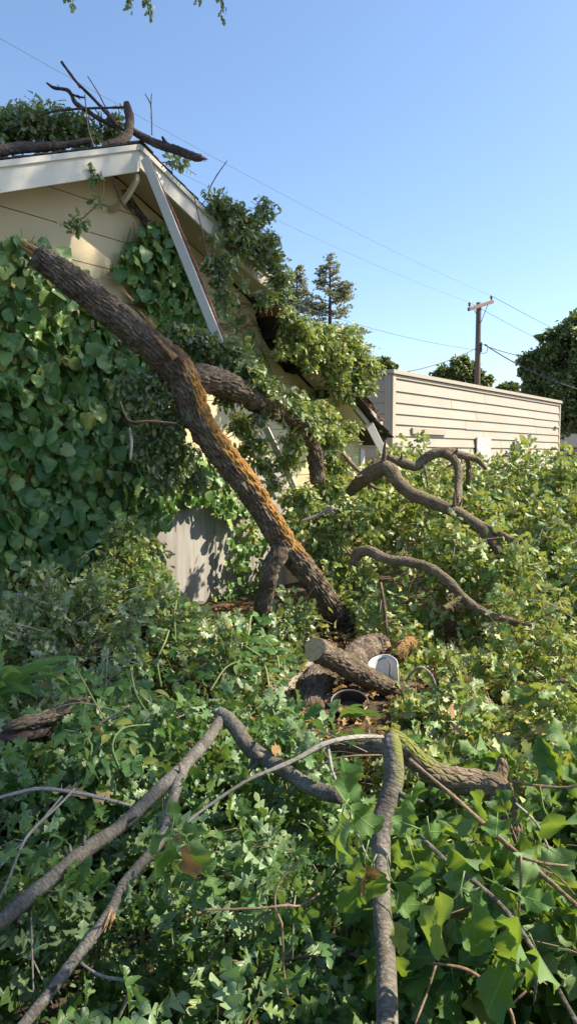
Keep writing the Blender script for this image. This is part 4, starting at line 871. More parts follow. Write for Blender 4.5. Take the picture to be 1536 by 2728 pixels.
for k in range(rows):
    for i in range(n):
        t = math.radians(-25+235*i/(n-1)); top = .125-.10*abs((i/(n-1)-.40))**1.4*1.6; h = -.10+(top+.10)*k/(rows-1); r = .088+.016*k/(rows-1)
        V.append(bc+np.array([math.cos(t)*r+.03*k/(rows-1)*-1, math.sin(t)*r, h]))
for p in list(V): 
    d = p-bc; d[2] = 0; V.append(p-norm(d)*.006)
m_ = rows*n; Fs = []
for k in range(rows-1):
    for i in range(n-1):
        a = k*n+i; Fs += [(a, a+1, a+n+1, a+n), (m_+a, m_+a+n, m_+a+n+1, m_+a+1)]
for i in range(n-1): a = (rows-1)*n+i; Fs.append((a, a+1, m_+a+1, m_+a))
for k in range(rows-1):
    for i in (0, n-1): a = k*n+i; Fs.append((a, a+n, m_+a+n, m_+a) if i == 0 else (a, m_+a, m_+a+n, a+n))
npmesh('shell', V, Fs, M['plastic'], buck, True)
v, f, u, a = tube([bc+[-.06, .05, .09], bc+[-.01, .04, .115], bc+[.02, .02, .07], bc+[.015, -.01, .01], bc+[.03, -.02, -.03]], [.004]*5, 6, .02, lump=0); npmesh('strap', v, f, M['black'], buck, True, uv=u)
clear([bc+[0, 0, .09], bc+[0, 0, -.02]], [.10, .10], 1, .8)
for lab, q, rz in (('chipped red brick lying under the sawn log end', P(845, 1772, 5.05), .5), ('small red brick fragment beside the chipped brick', P(872, 1776, 5.0), 1.2)):
    q[2] = .07; e1 = np.array([math.cos(rz), math.sin(rz), .1]); e2 = np.array([-math.sin(rz), math.cos(rz), 0])
    o = npmesh('broken_brick', *boxvf(q, norm(e1), e2, norm(np.cross(e1, e2)), .07 if rz < 1 else .035, .045, .03), M['brick']); bevel(o, .006, 2); tag(o, lab, 'brick', 'red bricks on the path')

# ------------------------------------------------------------------ leafy heaps
SH1 = [[(180, 1745, 3.3), (220, 1810, 3.2), (270, 1900, 3.05), (300, 1930, 3.0)], [(170, 1945, 2.8), (215, 1955, 2.75), (245, 1985, 2.7), (240, 2015, 2.65)], [(400, 1930, 2.85), (330, 1940, 2.8), (300, 1985, 2.7), (320, 2050, 2.6)], [(350, 1790, 3.3), (360, 1840, 3.2), (380, 1880, 3.15), (400, 1905, 3.1)], [(250, 1790, 3.3), (200, 1830, 3.2), (160, 1800, 3.2)]]
SH2 = [[(470, 1720, 4.5), (465, 1650, 4.7), (470, 1600, 4.8)], [(430, 1830, 4.1), (420, 1760, 4.3), (440, 1710, 4.4), (450, 1680, 4.5)], [(640, 1800, 4.3), (660, 1700, 4.6), (670, 1640, 4.8), (690, 1660, 4.8)], [(720, 1850, 4.2), (700, 1760, 4.4), (650, 1720, 4.5)], [(600, 1800, 4.3), (560, 1730, 4.4), (520, 1760, 4.3)], [(745, 1800, 4.4), (735, 1740, 4.5), (700, 1700, 4.6)], [(560, 1840, 4.0), (600, 1780, 4.2), (640, 1760, 4.3)]]
for st_ in SH1+SH2:
    q_, r_ = pix([(a, b, 34, d) for a, b, d in st_]); clear(q_, r_, 1, .5)
q_, r_ = pix([(-20, 1860, 60, 3.3), (10, 1780, 90, 3.2), (40, 1740, 80, 3.2)]); clear(q_, r_, 1, .7)
CP = [(0, 2728, 1.42), (400, 2728, 1.42), (768, 2728, 1.42), (1200, 2728, 1.38), (1536, 2728, 1.3), (0, 2400, 1.85), (400, 2400, 1.95), (768, 2400, 1.95), (1200, 2400, 1.75), (1536, 2400, 1.6),
      (0, 2130, 2.5), (400, 2150, 2.5), (768, 2170, 2.5), (1200, 2250, 2.2), (1536, 2150, 2.1), (0, 1960, 3.05), (400, 1950, 3.2), (700, 1960, 3.3), (0, 1750, 4.2), (300, 1750, 4.3), (600, 1780, 4.35), (700, 1720, 4.9),
      (150, 1640, 5.0), (330, 1600, 5.3), (560, 1660, 5.9), (800, 2020, 3.5), (800, 1985, 3.9), (960, 1995, 4.0), (930, 1970, 4.2), (900, 2020, 3.7), (1000, 2010, 3.7), (1010, 1850, 4.75), (860, 1780, 5.2), (790, 1790, 5.1), (930, 1700, 6.0), (640, 1700, 6.2),
      (1100, 1900, 4.0), (1250, 1880, 3.9), (1400, 1900, 3.5), (1536, 1900, 3.3), (1130, 1700, 5.4), (1400, 1680, 4.9), (1536, 1650, 4.8), (1000, 1560, 6.4), (1300, 1480, 6.0), (1500, 1450, 5.9),
      (900, 1400, 7.2), (1100, 1390, 6.9), (1200, 1330, 7.3), (1500, 1310, 7.0), (960, 1300, 8.0), (1300, 1240, 8.6), (1536, 1225, 8.4), (880, 1290, 7.8), (1130, 1235, 8.8), (1050, 1250, 8.8)]
cpw = np.array([P(*c) for c in CP]); cpw = np.vstack([cpw, [[x, y, 1.36] for x, y in ((1.6, 9.8), (3, 9.9), (4.2, 9.6), (5.5, 9.5))], [[x, y, .9] for x, y in ((1, 10.6), (3, 10.8), (5, 10.8), (7, 9.5))], [[x, 11.6, .1] for x in (0, 2, 4, 7)], [[-2.2, 3, .4], [-2.5, 5, .4], [3, 3, .5], [5, 6, 1.0], [2, 1, .5], [-1.6, 1, .4], [0, .6, .3], [6, 8, 1.4]]])
def Hf(x, y):
    d2 = (x[:, None]-cpw[None, :, 0])**2+(y[:, None]-cpw[None, :, 1])**2; wgt = 1/(d2+.01)**2; z = (wgt*cpw[None, :, 2]).sum(1)/wgt.sum(1)
    sc = np.clip((y-1.2)/3, .5, 1)
    return z+sc*(.30*fbm(np.stack([x*1.3, y*1.3, x*0], -1), 3, 5)+.06)
def inpoly(x, y, poly):
    r = np.zeros(len(x), bool); n = len(poly)
    for i in range(n):
        x1, y1 = poly[i]; x2, y2 = poly[(i+1) % n]; c = (y1 > y) != (y2 > y)
        r ^= c & (x < (x2-x1)*(y-y1)/(y2-y1+1e-12)+x1)
    return r
def heap(name, label, poly, n, nl, leaf, kind, low, mat, nsep, seed, length=.16, depth=.30, droop=.3, dens=None, lodd=None, twr=.0022, flat=.3, dead=0, cat='foliage', clus=11, cs=1.0):
    rg = np.random.default_rng(seed); poly = np.array(poly, float); lo, hi = poly.min(0), poly.max(0); pts = []
    while sum(map(len, pts)) < n:
        q = lo+(hi-lo)*rg.random((n, 2)); q = q[inpoly(q[:, 0], q[:, 1], poly)]
        if dens is not None: q = q[rg.random(len(q)) < dens(q[:, 0], q[:, 1])]
        pts.append(q)
    q = np.vstack(pts)[:n]; ncl = max(20, n//clus); cc = q[:ncl]; ci = rg.integers(0, ncl, n); crad = (.05+.11*rg.random(ncl))*cs
    off = rg.normal(size=(n, 2))*crad[ci][:, None]; q = cc[ci]+off; ok = inpoly(q[:, 0], q[:, 1], poly)
    if dens is not None: ok &= rg.random(n) < np.maximum(dens(q[:, 0], q[:, 1]), .02)
    q = q[ok]; ci = ci[ok]; off = off[ok]; n = len(q); lift = (rg.random(ncl)-.55)*.46*cs
    z = Hf(q[:, 0], q[:, 1]); dp = rg.random(n)**1.3*depth*.8; r2 = (off**2).sum(1)/crad[ci]**2
    c = np.column_stack([q, np.maximum(z-dp+lift[ci]-.05*cs*r2, .05)])
    e = .15; gx = (Hf(q[:, 0]+e, q[:, 1])-z)/e; gy = (Hf(q[:, 0], q[:, 1]+e)-z)/e
    ax = norm(np.column_stack([-gx*.8, -gy*.8, np.full(n, .30)])+rg.normal(size=(n, 3))*.5+np.column_stack([off, off[:, 0]*0])/crad[ci][:, None]*.55)
    t = thing(name, label, cat, (*poly.mean(0), 0)); L = Leaves(); tw = []
    sprays(L, c, ax, nl, length, leaf, rg, droop, twigs=tw, flat=flat)
    L.build(t, kind, low, mat, nsep, seed=seed, lodd=lodd); twig_mesh(tw[::2], t, M['twig'], twr)
    arcs = []
    for i in rg.integers(0, n, max(60, n//14)):
        a = c[i]+np.array([0, 0, .02]); dv = norm(rg.normal(size=3)*np.array([1, 1, .35])+UP*.1); ln = rg.uniform(.2, .6)*(.6 if c[i][1] < 2.6 else 1)
        arcs.append(([a-dv*ln*.5-UP*.06, a+UP*.03*rg.random(), a+dv*ln*.5-UP*.05*rg.random()], [twr*1.9, twr*1.5, twr*.7]))
    o = tubes_obj('bare_twigs', arcs, M['twiggrey'] if seed % 2 else M['twig'], t, seg=4, step=.08, lump=.1); o['kind'] = 'stuff'
    if dead:
        D = Leaves(); k = dead; i = rg.integers(0, n, k); D.add(c[i]+rg.normal(size=(k, 3))*.05, runit(rg, k), norm(runit(rg, k)+UP*.6), leaf*(.6+.6*rg.random(k))); D.build(t, 'oakm', 'oakl', M['dead'], 30, name='dead_leaf', mass='dead_leaf_mass', seed=seed+1)
    return t
XY = lambda px, d: ((px-CX)/F*d, d)
clearing = lambda x, y: 1-.985*np.exp(-(((x-.22)/.36)**4+((y-4.72)/.50)**4))
near = lambda x, y: np.ones(len(x))
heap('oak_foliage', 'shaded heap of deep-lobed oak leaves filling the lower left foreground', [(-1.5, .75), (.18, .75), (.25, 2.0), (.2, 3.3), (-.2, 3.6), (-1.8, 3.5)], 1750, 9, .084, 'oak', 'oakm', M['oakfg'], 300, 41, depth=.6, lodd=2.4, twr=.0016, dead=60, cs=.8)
heap('oak_foliage', 'large broad-leaved oak foliage glowing in sun at lower right foreground', [(.10, .8), (1.6, .8), (1.8, 2.6), (.5, 2.8), (.2, 2.0)], 950, 7, .098, 'big', 'big', M['bigoak'], 300, 42, length=.2, depth=.6, droop=.45, twr=.0018, dead=40, cs=.9, clus=8)
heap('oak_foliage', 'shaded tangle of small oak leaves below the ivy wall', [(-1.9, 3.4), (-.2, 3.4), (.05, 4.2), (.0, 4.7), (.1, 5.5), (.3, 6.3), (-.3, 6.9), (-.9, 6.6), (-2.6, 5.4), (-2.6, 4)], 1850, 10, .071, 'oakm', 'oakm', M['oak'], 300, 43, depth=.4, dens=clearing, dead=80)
heap('oak_foliage', 'heap of leaves and twigs between the sawn log and right edge', [(.2, 2.9), (.7, 2.6), (2.0, 2.4), (3.6, 5.2), (.75, 5.6), (.7, 4.3)], 1300, 10, .074, 'oakm', 'oakm', M['sunlit_wilt'], 300, 44, depth=.34, dens=clearing, dead=260)
heap('oak_foliage', 'broad sunlit heap of oak foliage sprawling in front of the pale shed', [(.35, 6.1), (.75, 5.5), (3.6, 5.2), (7.5, 8), (6.5, 11.2), (.6, 11.2), (.45, 8.2)], 5700, 10, .082, 'oakm', 'oakl', M['sunlit_wilt'], 300, 45, length=.2, depth=.55, lodd=5.9, dead=260)
def clump(name, label, blobs, n, nl, leaf, kind, low, mat, nsep, seed, length=.15, droop=.5, axis=None, cat='foliage', flat=.5, squash=.8, tw_=True):
    """leafy clump: blobs are (px, py, radius_px, depth)"""
    rg = np.random.default_rng(seed); W = np.array([b[2]**2*(b[4] if len(b) > 4 else 1) for b in blobs], float); W /= W.sum(); L = Leaves(); tw = []
    cs = []
    for b, wt in zip(blobs, W):
        k = max(3, int(n*wt)); c = P(b[0], b[1], b[3]); r = b[2]*b[3]/F
        u = runit(rg, k)*(rg.random(k)**.5*(1+.45*(rg.random(k) < .15)))[:, None]*r*np.array([1, .75, squash]); cs.append((c+u, norm(u+1e-6)))
    c = np.vstack([q[0] for q in cs]); o = np.vstack([q[1] for q in cs])
    a = o*.6+rg.normal(size=c.shape)*.5+(np.array(axis) if axis is not None else 0)
    t = thing(name, label, cat, (c.mean(0)[0], c.mean(0)[1], c[:, 2].min())); sprays(L, c, a, nl, length, leaf, rg, droop, twigs=tw, flat=flat)
    L.build(t, kind, low, mat, nsep, seed=seed); 
    if tw_: twig_mesh(tw, t, M['twig'], .0025)
    return t
clump('oak_foliage', 'yellowish leafy oak spray slumped against the grey plywood', [(330, 1440, 55, 5.75), (390, 1470, 55, 5.8), (350, 1530, 80, 5.6), (430, 1540, 40, 5.8), (290, 1560, 60, 5.45), (400, 1620, 80, 5.4), (250, 1640, 70, 5.2), (500, 1680, 70, 5.3)], 520, 11, .055, 'oakm', 'oakm', M['sunlit_wilt'], 200, 51)
clump('oak_foliage', 'dark oak leaf mass lying on the left roof slope', [(20, 345, 55, 6.5), (90, 340, 60, 6.5), (165, 345, 50, 6.6), (235, 345, 42, 6.7), (295, 350, 28, 6.8), (50, 315, 30, 6.8), (120, 298, 16, 6.8), (180, 320, 25, 6.8), (-40, 350, 60, 6.4), (310, 322, 16, 6.8)], 330, 10, .065, 'oakm', 'oakm', M['oak'], 120, 52)
clump('oak_foliage', 'blue-green oak sprays spilling over the right roof edge', [(575, 545, 22, 7.3), (612, 575, 32, 7.4), (660, 600, 30, 7.5), (700, 560, 16, 7.6), (718, 545, 10, 7.6), (640, 640, 32, 7.4), (690, 660, 30, 7.6), (725, 690, 26, 7.8), (745, 740, 24, 7.9), (742, 790, 22, 8.0), (710, 790, 18, 7.7), (700, 650, 34, 7.7), (765, 850, 22, 8.2), (470, 430, 12, 6.9)], 330, 10, .065, 'oakm', 'oakm', M['oak'], 200, 53, axis=(.15, -.2, .1), length=.24)
clump('oak_foliage', 'leafy strands dangling under the broken soffit', [(565, 640, 14, 7.0), (570, 700, 24, 7.1), (590, 740, 26, 7.1), (600, 790, 20, 7.1), (605, 690, 18, 7.1), (600, 830, 14, 7.1), (635, 700, 12, 7.2), (650, 760, 10, 7.3)], 75, 9, .06, 'oakm', 'oakm', M['oak'], 80, 54, axis=(0, 0, -.8), droop=.9)
clump('oak_foliage', 'bright sunlit oak clump on the crushed roof corner', [(800, 900, 42, 8.4), (860, 910, 50, 8.7), (920, 920, 50, 9.0), (960, 960, 34, 9.2), (880, 960, 50, 8.8), (820, 950, 32, 8.5), (985, 985, 24, 9.3), (940, 1010, 36, 9.2), (900, 1020, 30, 9.0), (980, 1030, 18, 9.3), (860, 880, 18, 8.6), (790, 875, 22, 8.2), (920, 1060, 20, 9.2), (760, 930, 24, 8.2)], 440, 10, .075, 'oakm', 'oakm', M['sunlit_wilt'], 250, 55, droop=.7, length=.24)
clump('oak_foliage', 'grey-green oak spray draped over the trunk fork limb', [(500, 905, 34, 6.2), (550, 920, 42, 6.2), (610, 940, 42, 6.25), (650, 985, 40, 6.25), (690, 1030, 36, 6.3), (720, 1065, 26, 6.35), (470, 890, 24, 6.1), (640, 1040, 22, 6.2), (770, 1060, 22, 6.6), (560, 960, 30, 6.2)], 330, 11, .058, 'oakm', 'oakm', M['oak'], 200, 56, axis=(.2, -.2, -.3), droop=.8)
clump('oak_foliage', 'dark hanging oak sprays left of the trunk over the ivy', [(430, 1010, 40, 5.75), (390, 1070, 50, 5.75), (450, 1110, 50, 5.9), (410, 1180, 60, 5.95), (480, 1210, 44, 6.1), (520, 1280, 34, 6.3), (440, 1270, 50, 6.1), (350, 1030, 30, 5.75)], 360, 10, .055, 'oakm', 'oakm', M['oak'], 200, 57, axis=(0, -.2, -.5), droop=.8)
clump('oak_foliage', 'yellow-green backlit leaves hanging right of the forked limb', [(800, 1090, 34, 6.8), (820, 1150, 40, 6.8), (790, 1180, 34, 6.7), (860, 1110, 40, 7.2), (880, 1170, 36, 7.4), (900, 1230, 40, 7.4), (770, 1230, 24, 6.7), (930, 1150, 26, 7.8), (870, 1300, 46, 7.2), (800, 1330, 42, 6.8), (770, 1400, 36, 6.7), (850, 1390, 46, 6.9), (920, 1380, 46, 6.9), (860, 1470, 52, 6.9), (940, 1560, 46, 6.7), (980, 1640, 40, 6.3), (1020, 1600, 40, 6.4)], 780, 10, .062, 'oakm', 'oakm', M['sunlit_wilt'], 300, 58, droop=.6)
clump('oak_foliage', 'leaf tangle in the gap under the trunk beside plywood', [(640, 1130, 34, 6.6), (680, 1180, 30, 6.6), (640, 1210, 24, 6.7), (700, 1240, 30, 6.7), (730, 1290, 24, 6.7), (600, 1060, 20, 6.3)], 110, 9, .06, 'oakm', 'oakm', M['sunlit_wilt'], 80, 59, axis=(0, 0, -.4))
def big_leaves(label, lst, kind, mat, seed, dead=()):
    rg = np.random.default_rng(seed); L = Leaves(); D = Leaves(); st = []
    t = thing('oak_spray', label, 'foliage', P(lst[0][0], lst[0][1], lst[0][5]))
    for k, (px, py, ln, dx, dy, d) in enumerate(lst):
        a = P(px-dx*ln*.5, py-dy*ln*.5, d); b = P(px+dx*ln*.5, py+dy*ln*.5, d-.04+.08*rg.random()); tip = b-a
        nr = norm(norm(CAM-a)*.8+UP*.35+rg.normal(size=3)*.45)
        (D if k in dead else L).add(a[None], tip[None], nr[None], np.array([np.linalg.norm(tip)]))
        st.append(([a-norm(tip)*.05+rg.normal(size=3)*.015-norm(CAM-a)*.03, a-norm(tip)*.02, a], [.002, .0016, .0012]))
    L.build(t, kind, kind, mat, 60, seed=seed)
    if dead: D.build(t, kind, kind, M['dead'], 9, name='dead_leaf', seed=seed)
    for q in st: tubes_obj('leaf_stalk', [q], M['greenstem'], t, seg=5, step=.02, lump=0)
big_leaves('large lobed oak leaves hanging around the upright branch', [(1155, 2458, 175, -.6, .7, 1.42), (1266, 2480, 155, .1, 1, 1.42), (1381, 2524, 165, .05, 1, 1.38), (935, 2397, 120, -.5, .8, 1.6), (1001, 2372, 110, .1, 1, 1.62), (1078, 2400, 120, .5, .8, 1.6), (925, 2092, 130, -.1, -1, 1.72), (892, 2240, 140, -.25, 1, 1.66), (957, 2180, 90, .6, .7, 1.68), (1075, 2180, 95, -.3, 1, 1.72), (1117, 2130, 100, .1, 1, 1.74), (1160, 2270, 80, .3, .9, 1.6), (1240, 2300, 120, .7, .7, 1.52), (1150, 2220, 85, .8, .3, 1.62), (1492, 2226, 140, .5, .8, 1.42), (1117, 2340, 85, .3, .9, 1.55), (1290, 2410, 105, .8, .6, 1.46), (1420, 2400, 100, .9, .4, 1.45), (1060, 2500, 100, .3, .9, 1.55), (980, 2340, 70, .2, 1, 1.58), (1450, 2580, 120, .4, .9, 1.34), (1330, 2620, 110, -.4, .9, 1.36)], 'big', M['bigoak'], 101, dead=(19,))
big_leaves('cluster of big oak leaves at the end of the pale grey twig', [(428, 2294, 130, -.35, .95, 1.62), (530, 2300, 125, .45, .9, 1.62), (463, 2170, 70, -.3, -.9, 1.66), (490, 2298, 95, -.1, 1, 1.6), (420, 2225, 80, -.95, .2, 1.66), (512, 2215, 70, .8, -.2, 1.66), (560, 2360, 70, .3, .9, 1.64)], 'big', M['bigoak'], 102, dead=(3,))
clump('oak_foliage', 'small leafy sprays crowding the ground around the black pot', [(1085, 1905, 34, 4.15), (735, 1900, 46, 4.3), (750, 1970, 40, 3.9), (1120, 1870, 40, 4.3), (1010, 1985, 16, 3.9)], 60, 9, .062, 'oakm', 'oakm', M['sunlit_wilt'], 80, 60)
clump('oak_foliage', 'leafy vine tuft half covering the limb behind the trunk fork', [(730, 1075, 30, 6.3), (775, 1090, 26, 6.4), (700, 1110, 16, 6.3), (810, 1130, 26, 6.6)], 90, 10, .060, 'oakm', 'oakm', M['oak'], 80, 67, droop=.8)
# ivy on the gable wall
def vine(name, label, polys, n, leaf, nsep, seed, out=.20, mat=None, kind='ivy'):
    rg = np.random.default_rng(seed); L = Leaves(); t = None; allp = []; tw = []
    for poly, share in polys:
        W = np.array([wallpt(*q) for q in poly]); lo, hi = W.min(0), W.max(0); need = int(n*share); got = []
        while sum(map(len, got)) < need:
            q = lo+(hi-lo)*rg.random((need*2, 2)); g = .10*fbm(np.column_stack([q*4, q[:, 0]*0]), 2, seed)
            q = q[inpoly(q[:, 0]+g, q[:, 1]+g, W)]; got.append(q)
        q = np.vstack(got)[:need]; k = len(q)
        puff = out*(.55+.6*np.clip(fbm(np.column_stack([q*2.2, q[:, 0]*0]), 2, seed+4)+.3, 0, 1)); dep = rg.random(k)**.6*puff+.03
        p = np.array([RG[0], RG[1], 0])+DD*q[:, :1]+NN*(dep-OV)[:, None]+UP*q[:, 1:]
        tip = norm(-UP*1.0+DD*rg.normal(size=(k, 1))*.65+NN*(.15+.75*rg.random((k, 1))))
        nr = norm(NN*.75+UP*.6+rg.normal(size=(k, 3))*.75); sz = leaf*(.45+.85*rg.random(k)**1.2)
        ok = keep(p+tip*sz[:, None]*.4, .95, rg); L.add(p[ok], tip[ok], nr[ok], sz[ok]); allp.append(p[ok])
        for i in range(0, k, 6): a = p[i]-NN*dep[i]*.6; tw.append((a+UP*.16+DD*rg.normal()*.05, a, p[i]))
    A_ = np.vstack(allp); t = thing(name, label, 'vine', (A_.mean(0)[0], A_.mean(0)[1], max(0, A_[:, 2].min())))
    L.build(t, kind, kind, mat or M['ivy'], nsep, seed=seed); twig_mesh(tw, t, M['greenstem'], .003, 'stems'); return t
vine('ivy_vine', 'dense wall of large round ivy leaves covering the house left of the trunk', [([(-140, 620), (40, 655), (100, 700), (200, 790), (300, 880), (400, 960), (440, 1030), (430, 1180), (410, 1330), (330, 1420), (290, 1560), (160, 1660), (-140, 1720)], 1)], 2500, .120, 300, 61, .46)
vine('ivy_vine', 'dark ivy clump on the gable wall between trunk and hanging trim board', [([(350, 605), (410, 610), (455, 680), (490, 760), (530, 860), (560, 930), (500, 950), (420, 870), (340, 790), (270, 715), (310, 690)], 1)], 470, .115, 200, 62, .26)
vine('ivy_vine', 'shaded ivy fringe hanging above the grey plywood sheet', [([(400, 1240), (560, 1200), (640, 1300), (640, 1370), (600, 1345), (560, 1365), (520, 1350), (470, 1345), (410, 1360)], 1)], 330, .095, 120, 63, .2)
vine('ivy_vine', 'yellow-green sunlit ivy strand hanging right of the plywood', [([(560, 1330), (650, 1340), (690, 1420), (690, 1560), (600, 1620), (530, 1640), (560, 1550), (590, 1450)], 1)], 200, .085, 120, 64, .3)
vine('ivy_vine', 'sparse dark ivy strands on the wall under the broken eave', [([(620, 890), (660, 870), (700, 900), (730, 960), (700, 1010), (650, 960)], .3), ([(560, 820), (610, 780), (640, 840), (600, 900)], .3), ([(740, 1030), (850, 1020), (880, 1060), (800, 1090)], .4)], 46, .09, 40, 65, .12)
# dead tendrils on the gable wall
tt = []
rr_ = random.Random(3)
def wl(px, py, o): return on_plane(px, py, WALLP+NN*o, NN)
for k in range(9):
    x0 = 330+rr_.uniform(-12, 12); tt.append(([wl(x0, 505, .03), wl(x0+25+rr_.uniform(-8, 8), 550, .03), wl(x0+55+rr_.uniform(-12, 12), 590, .04), wl(x0+62+rr_.uniform(-20, 20), 640, .04)], [.003, .006, .006, .004]))
o = tubes_obj('dead_tendrils', tt, M['barkdark'], None, seg=5, step=.06, lump=.2); tag(o, 'dry brown vine tendrils clinging under the gable peak', 'vine')
tt = []
for k in range(13):
    x0, y0 = rr_.uniform(560, 640), rr_.uniform(800, 1000); pp = [wl(x0, y0, .02)]
    for j in range(5): x0 += rr_.uniform(-4, 42); y0 += rr_.uniform(-30, 55); pp.append(wl(x0, y0, .025))
    tt.append((pp, [.0035]*6))
for k in range(12):
    a = rr_.uniform(0, 3.1); pp = [wl(800+rr_.uniform(-40, 50)+60*math.cos(a+j*.35)*(.6+.05*j), 1085-34*math.sin(a+j*.35), .04+.02*j) for j in range(7)]
    tt.append((pp, [.003]*7))
o = tubes_obj('dead_tendrils', tt, M['twig'], None, seg=5, step=.06, lump=.2); tag(o, 'brown bare vine tendrils curling over the wall below the broken eave', 'vine')
# leafy tip of the dangling vine; leafy twig tips above
clump('vine_tip', 'small green leaf tuft at the end of the dangling vine', [(195, 603, 16, 6.1), (215, 590, 8, 6.1), (253, 470, 10, 6.2), (268, 540, 6, 6.15)], 8, 7, .075, 'oakm', 'oakm', M['oak'], 40, 66, length=.1, tw_=False)
# shrub with oval leaflets, mixed into the heap at left
def shrub(label, stems, leaf, seed, nsep):
    rg = np.random.default_rng(seed); L = Leaves(); st = []
    for lst in stems:
        pts, rad = pix([(a, b, 6, d) for a, b, d in lst]); C, r = resample(pts, rad, .02); st.append((pts, rad*.9))
        for i in range(3, len(C), 3):
            t = norm(C[min(i+1, len(C)-1)]-C[i-1]); s = norm(np.cross(t, UP+rg.normal(size=3)*.3)); k = 5
            b0 = C[i]; ax = norm(s*(1 if i % 2 else -1)+t*.4-UP*.1)
            q = np.array([b0+ax*leaf*(.5+.55*(j//2)) for j in range(k)]); tip = np.array([norm(ax*.5+np.cross(ax, UP)*(1 if j % 2 else -1)) if j < 4 else ax for j in range(k)])+rg.normal(size=(k, 3))*.15
            L.add(q, tip, norm(np.tile(UP*.8+norm(CAM-b0)*.5, (k, 1))+rg.normal(size=(k, 3))*.3), leaf*(.8+.4*rg.random(k)))
    t = thing('leafy_shrub', label, 'shrub', (*st[0][0][0][:2], 0)); tubes_obj('stem', st, M['greenstem'], t, seg=6, step=.03, lump=.05); L.build(t, 'ova', 'ova', M['shrub'], nsep, seed=seed)
shrub('climbing shrub with oval leaflets on green stems in the left middle', SH1, .060, 71, 150)
shrub('bright young oval-leaved shrub in front of the plywood', SH2, .075, 72, 150)
# strap-leaved plants and grass
def strap(name, label, c, n, ln, wd, spread, seed, mat, lean=(0, 0, 0), up=1.0, cat='plant'):
    rg = np.random.default_rng(seed); t = thing(name, label, cat, c); c = np.array(c)
    for i in range(n):
        a = rg.random()*6.28; dv = np.array([math.cos(a), math.sin(a), 0])*spread*rg.random()+np.array(lean); L = ln*(.6+.5*rg.random()); b = c+np.array([rg.normal(), rg.normal(), 0])*.03
        k = 9; C = []
        for j in range(k): s = j/(k-1); C.append(b+dv*L*s*(.5+.7*s)+UP*L*up*(s-.62*s*s*(.4+.8*min(1, np.linalg.norm(dv)))))
        C = np.array(C); T = norm(np.gradient(C, axis=0)); sd = norm(np.cross(T, np.array([math.sin(a), -math.cos(a), .3]) if np.linalg.norm(dv) < .1 else np.cross(T, UP)+1e-6)); sd = norm(np.cross(T, np.cross(sd, T)))
        w_ = wd*np.array([.7, 1, 1, 1, .95, .85, .65, .4, .03])[:, None]; nm = np.cross(T, sd)
        V = np.stack([C-sd*w_+nm*w_*.3, C, C+sd*w_+nm*w_*.3], 1).reshape(-1, 3); Fs = []
        for j in range(k-1): q = j*3; Fs += [(q, q+1, q+4, q+3), (q+1, q+2, q+5, q+4)]
        npmesh('blade', V, Fs, mat, t, True, {'rnd': np.zeros(len(V))})
ic = P(-25, 1850, 3.35); strap('iris_plant', 'clump of green strap leaves at the left edge above the log', (ic[0], ic[1], .42), 30, .50, .020, .8, 81, M['strap'], lean=(.22, -.1, 0))
gc = P(930, 1960, 4.0); strap('grass_tuft', 'bright green strap-leaf tuft bending over by the pot', (P(930, 1890, 4.05)[0], 4.12, .10), 22, .28, .009, .25, 82, M['strap'], lean=(.45, -.40, 0), up=.45)
def drygrass():
    rg = np.random.default_rng(83); n = 420; c = np.column_stack([.33+rg.normal(size=n)*.12, 3.72+rg.normal(size=n)*.07, np.full(n, .03)]); L = Leaves()
    L.add(c, norm(UP*.55+rg.normal(size=(n, 3))*.55), runit(rg, n), .13*(.5+rg.random(n)))
    V, Fs, uv = halfleaf([(.012, 0), (.010, .5), (0, 1)], .2, .5); T_['grass'] = [(V, Fs, uv)]
    t = thing('dry_grass', 'dry tan grass tuft on the ground below the pot', 'grass', (.33, 3.72, 0)); L.build(t, 'grass', 'grass', M['dead'], 0, mass='grass_blades', seed=83)
    n = 4200; q = np.column_stack([rg.uniform(-1.2, 2.2, n), rg.uniform(3.6, 7.6, n), .045+.03*rg.random(n)]); L = Leaves(); L.add(q, norm(rg.normal(size=(n, 3))*np.array([1, 1, .3])), norm(UP+rg.normal(size=(n, 3))*.35), .055*(.5+.8*rg.random(n)))
    o = L.build(None, 'oakm', 'oakm', M['dead'], 0, mass='leaf_litter', seed=84); tag(o, 'dry brown fallen leaves littering the ground around the logs', 'leaf litter', kind='stuff')
drygrass()

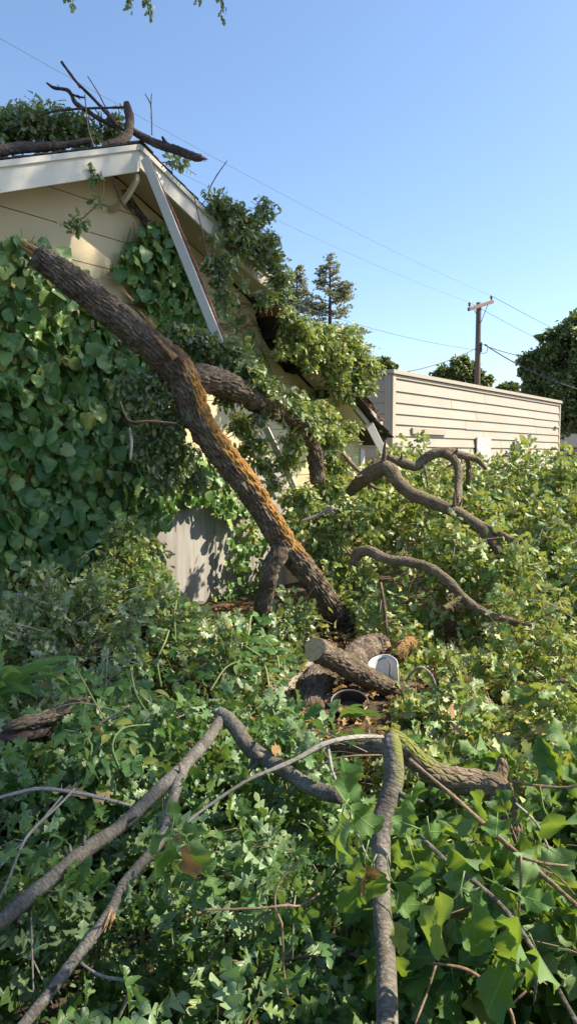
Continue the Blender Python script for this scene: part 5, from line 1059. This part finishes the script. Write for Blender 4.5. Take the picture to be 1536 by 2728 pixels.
# ------------------------------------------------------------------ the standing oak whose canopy shades the left of the yard
def shade_tree():
    root = np.array([14.5, -3.6, 0]); t = thing('overhanging_oak', 'standing oak whose drooping leafy twig tips hang into the top edge of the picture', 'tree', root)
    B_ = [(2.0, 7.0, 8.6, 1.15), (3.4, 7.4, 8.4, 1.15), (4.4, 6.5, 8.2, 1.2), (3.0, 5.6, 8.6, 1.2), (4.6, 5.0, 8.4, 1.3), (5.9, 5.2, 8.2, 1.15), (5.9, 4.1, 8.2, 1.15), (5.9, 2.9, 8.2, 1.15), (5.9, 1.8, 8.2, 1.15), (5.6, .8, 8.2, 1.1), (5.2, 2.2, 8.6, 1.2), (6.45, 2.3, 8.2, .75), (6.4, 1.4, 8.2, .75), (6.5, 3.2, 8.2, .7), (5.0, 3.2, 8.6, 1.3), (4.8, 1.4, 8.8, 1.3), (1.0, 7.6, 8.8, .9), (.3, 6.6, 7.9, .8), (2.4, 8.2, 8.6, .9), (3.8, 8.4, 8.5, .95), (5.0, 7.2, 8.3, .7), (7.6, -3.2, 7.6, 1.8), (9.2, -4.6, 7.8, 2.0), (7.4, -5.6, 8.2, 1.9), (9.8, -3.2, 8.2, 1.6)]
    B_ = [(x+5.97, y+.63, z+6, r) for x, y, z, r in B_]
    rg = np.random.default_rng(91); L = Leaves(); N_ = 38000; vol = np.array([b[3] for b in B_])**2; vol /= vol.sum()
    for b, v in zip(B_, vol):
        k = int(N_*v); c = np.array(b[:3]); r = b[3]; nc = 26; cl = c+runit(rg, nc)*(r*rg.random(nc)**.5)[:, None]*np.array([1, 1, .75]); i = rg.integers(0, nc, k)
        p = cl[i]+rg.normal(size=(k, 3))*r*.17; L.add(p, norm(rg.normal(size=(k, 3))-UP*.5), norm(runit(rg, k)+UP*.7), .12*(.6+.7*rg.random(k)))
    tips = []
    for px, py in ((180, -18), (190, 4), (340, -6), (346, 14), (388, -10), (396, 12), (402, 26), (585, -12), (588, 10), (590, 26), (532, -8)):
        q = P(px, py, 6.0); k = 9; p = q+rg.normal(size=(k, 3))*np.array([.012, .02, .03]); L.add(p, norm(-UP+rg.normal(size=(k, 3))*.5), norm(NN+rg.normal(size=(k, 3))*.6), .05*(.6+.6*rg.random(k)))
        tips.append(([np.array([q[0]+.05, 6.0, 6.5]), q+UP*.5, q-UP*.03], [.005, .003, .001]))
    L.build(t, 'oakl', 'oakl', M['oak'], 24, mass='crown', seed=91)
    hub = np.array([13.6, -3.0, 9.5]); mid_ = np.array([10.6, 4.2, 14.2]); lst = [([root, root*.6+hub*.4+UP*.4, hub], [.42, .34, .26]), ([hub, np.array([12.6, -1.0, 12.4]), np.array([11.6, 1.8, 14.0]), mid_], [.15, .12, .10, .08])]
    for b in B_:
        e = np.array(b[:3]); h = hub if b[1] < .2 else mid_; lst.append(([h, h*.5+e*.5+UP*.2, e], [.07, .05, .02]))
    e = np.array([6.3, 7.2, 13.5]); lst.append(([e, np.array([3.4, 6.8, 11.2]), np.array([.6, 6.4, 8.6]), np.array([-.5, 6.2, 7.2]), np.array([-1.95, 6.0, 6.45])], [.07, .06, .045, .03, .012]))
    tubes_obj('trunk', lst, M['barkdark'], t, seg=8, step=.3); tubes_obj('hanging_twig', tips, M['twig'], t, seg=4, step=.2)
shade_tree()
